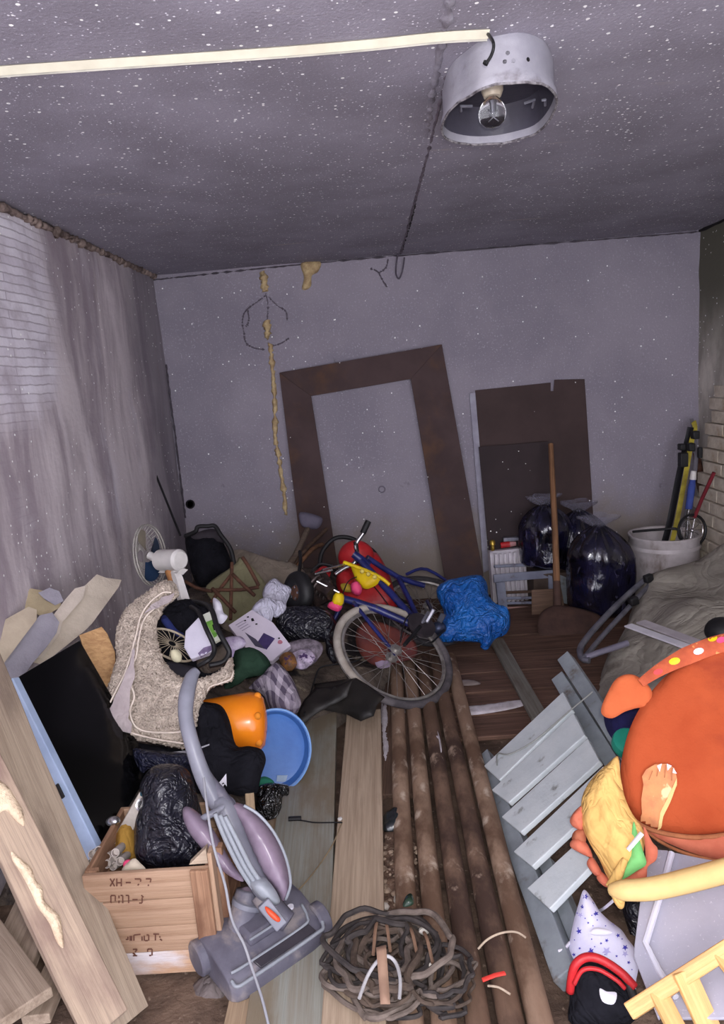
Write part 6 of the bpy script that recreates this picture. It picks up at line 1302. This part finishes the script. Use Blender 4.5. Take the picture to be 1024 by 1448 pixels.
for i in range(3):
    ctube('hose_rib', [(304 + i * 7, 1150 + i * 2, 1.66), (318 + i * 8, 1185, 1.645), (338 + i * 8, 1225, 1.635), (358 + i * 7, 1256 - i * 2, 1.63)], .0065, M_vl, t, n=8)
puff('lower_cap', [(352, 1246), (372, 1240), (388, 1256), (396, 1275), (384, 1280), (364, 1266)], (plv[0] + plv[1] * .03, plv[1]), M_vl, t, th=.03, back=.02, amp=0, edge=.03, step=.012)
ctube('lower_neck', [(368, 1262, 1.68), (386, 1284, 1.66), (408, 1304, 1.64)], [.030, .030, .026], M_vd, t)
plank('release_lever', P(372, 1276, 1.585), P(398, 1310, 1.57), .034, .018, M_vg, t, up=(.1, -.8, .6))
puff('orange_switch', [(375, 1282), (382, 1285), (396, 1298), (394, 1304), (386, 1300), (377, 1290)], pl(385, 1292, 1.565, (.12, -.8, .58)), pm('orange red switch', (222, 86, 52), (206, 70, 44), rough=.4), t, th=.008, back=.006, amp=0, edge=.01, step=.006)
# canister under the bag
ctube('canister', [(352, 1258, 1.72), (348, 1280, 1.70), (340, 1310, 1.66), (332, 1335, 1.63)], [.034, .040, .036, .020], M_vd, t, n=18)
ctube('canister_collar', [(351, 1274, 1.70), (349, 1281, 1.695)], [.044, .044], M_vg, t, n=18)
ctube('canister_top', [(350, 1256, 1.73), (350, 1270, 1.71)], [.018, .036], M_vp, t, n=18)
# floor head: a low hull with rounded ends, its front edge running up to the right
E0, E1 = Pz(338, 1408, .065), Pz(462, 1322, .065)
hx = (E1 - E0); hx.z = 0; HL = hx.length; hx.normalize(); hy = V((0, 0, 1)).cross(hx)      # hy points to the back
prof = [(.012, 0), (-.004, .012), (-.006, .040), (0, .060), (.022, .074), (.075, .090), (.13, .104), (.19, .104), (.225, .085), (.235, .04), (.232, 0)]
O0 = V((E0.x, E0.y, .03))
def hp_(s_, d, z, k=1): return O0 + hx * s_ + hy * (.115 + (d - .115) * k) + V((0, 0, z * (.5 + .5 * k)))
secs = [(-.012, .80), (0, .92), (.02, .98), (.05, 1), (HL * .5, 1), (HL - .05, 1), (HL - .02, .97), (HL, .90), (HL + .010, .78)]
mb = MB(); vs = [hp_(s_, d, z, k) for s_, k in secs for d, z in prof]; n = len(prof); fs = []
for i in range(len(secs) - 1):
    for j in range(n): fs.append((i * n + j, i * n + (j + 1) % n, (i + 1) * n + (j + 1) % n, (i + 1) * n + j))
fs += [tuple(range(n)), tuple(range((len(secs) - 1) * n, len(secs) * n))]
mb.add(vs, fs); mb.build('floor_head', M_vd, t, angle=50, bevel=.003)
def ln(nm, pts, r, m, k=5): mb = MB(); mb.tube(cr([hp_(a, b, c) for a, b, c in pts], k), r, 8); return mb.build(nm, m, t, angle=180)
ln('bumper_edge', [(-.005, .02, .068), (.0, .0, .062), (.05, -.003, .062), (HL - .04, -.003, .062), (HL - .005, .005, .064), (HL + .006, .05, .080)], .005, M_vl)
ln('bumper_edge', [(.0, .03, .080), (.04, .026, .080), (HL - .06, .026, .080), (HL - .03, .04, .085), (HL - .02, .08, .095)], .004, M_vl)
mb = MB(); w1 = [hp_(.07, .004, .064), hp_(HL - .03, .004, .064), hp_(HL - .04, .024, .078), hp_(.06, .024, .078)]; nn = (w1[1] - w1[0]).cross(w1[3] - w1[0]).normalized()
mb.add([p + nn * .004 for p in w1] + [p - nn * .004 for p in w1], [(0, 1, 2, 3), (7, 6, 5, 4), (0, 4, 5, 1), (1, 5, 6, 2), (2, 6, 7, 3), (3, 7, 4, 0)]); mb.build('brush_window', pm('smoked window', (58, 54, 60), (44, 42, 48), rough=.2), t, bevel=.002)
mb = MB(); mb.box(hp_(HL * .45, .10, .098), (.10, .085, .035), Matrix((hx, hy, V((0, 0, 1)))).transposed()); mb.build('motor_cover', M_vd, t, bevel=.012)
mb = MB(); mb.tube([hp_(HL * .45 - .05, .055, .112), hp_(HL * .45 + .05, .055, .112)], .003, 6); mb.build('cover_seam', M_vl, t)
for (s_, d) in ((HL + .012, .05), (-.014, .17)):
    mb = MB(); c_ = hp_(s_, d, .045); mb.tube([c_ - hx * .018, c_ - hx * .013, c_ + hx * .013, c_ + hx * .018], [.040, .046, .046, .038], 26); mb.build('side_wheel', M_vd, t)
mb = MB(); mb.tube([hp_(HL - .05, .09, .096), hp_(HL - .05, .09, .102)], .009, 12); mb.build('white_badge', M_white, t)
mb = MB(); mb.tube(cr([P(288, 1100, 1.70), P(294, 1150, 1.62), P(303, 1200, 1.58), P(318, 1250, 1.56), P(328, 1300, 1.54), P(345, 1335, 1.50), P(355, 1365, 1.47), P(370, 1410, 1.44), P(380, 1450, 1.42)], 6), .0034, 8); mb.build('power_cord', pm('grey mains flex', (150, 150, 156), (130, 130, 138)), t)
o = puff('grey_dust_rag', [(270, 1400), (286, 1380), (305, 1372), (322, 1380), (330, 1420), (270, 1440)], pl(300, 1395, 1.60, (0, -.5, .8)), pm('dusty rag', (112, 102, 100), (84, 76, 76), 14, crk=(8, .7)), th=.02, back=.02, amp=.014); tag(o, 'dusty grey rag on the floor at the foot of the crate and vacuum', 'rag')
o = puff('pale_crumple', [(306, 1330), (318, 1318), (332, 1335), (326, 1356), (312, 1352)], pl(318, 1338, 1.72, (0, -.6, .8)), pm('pale film', (150, 142, 136), (120, 112, 108), 14, crk=(10, .8)), th=.02, back=.02, amp=.014); tag(o, 'pale crumpled film between the crate post and the vacuum cleaner', 'film')
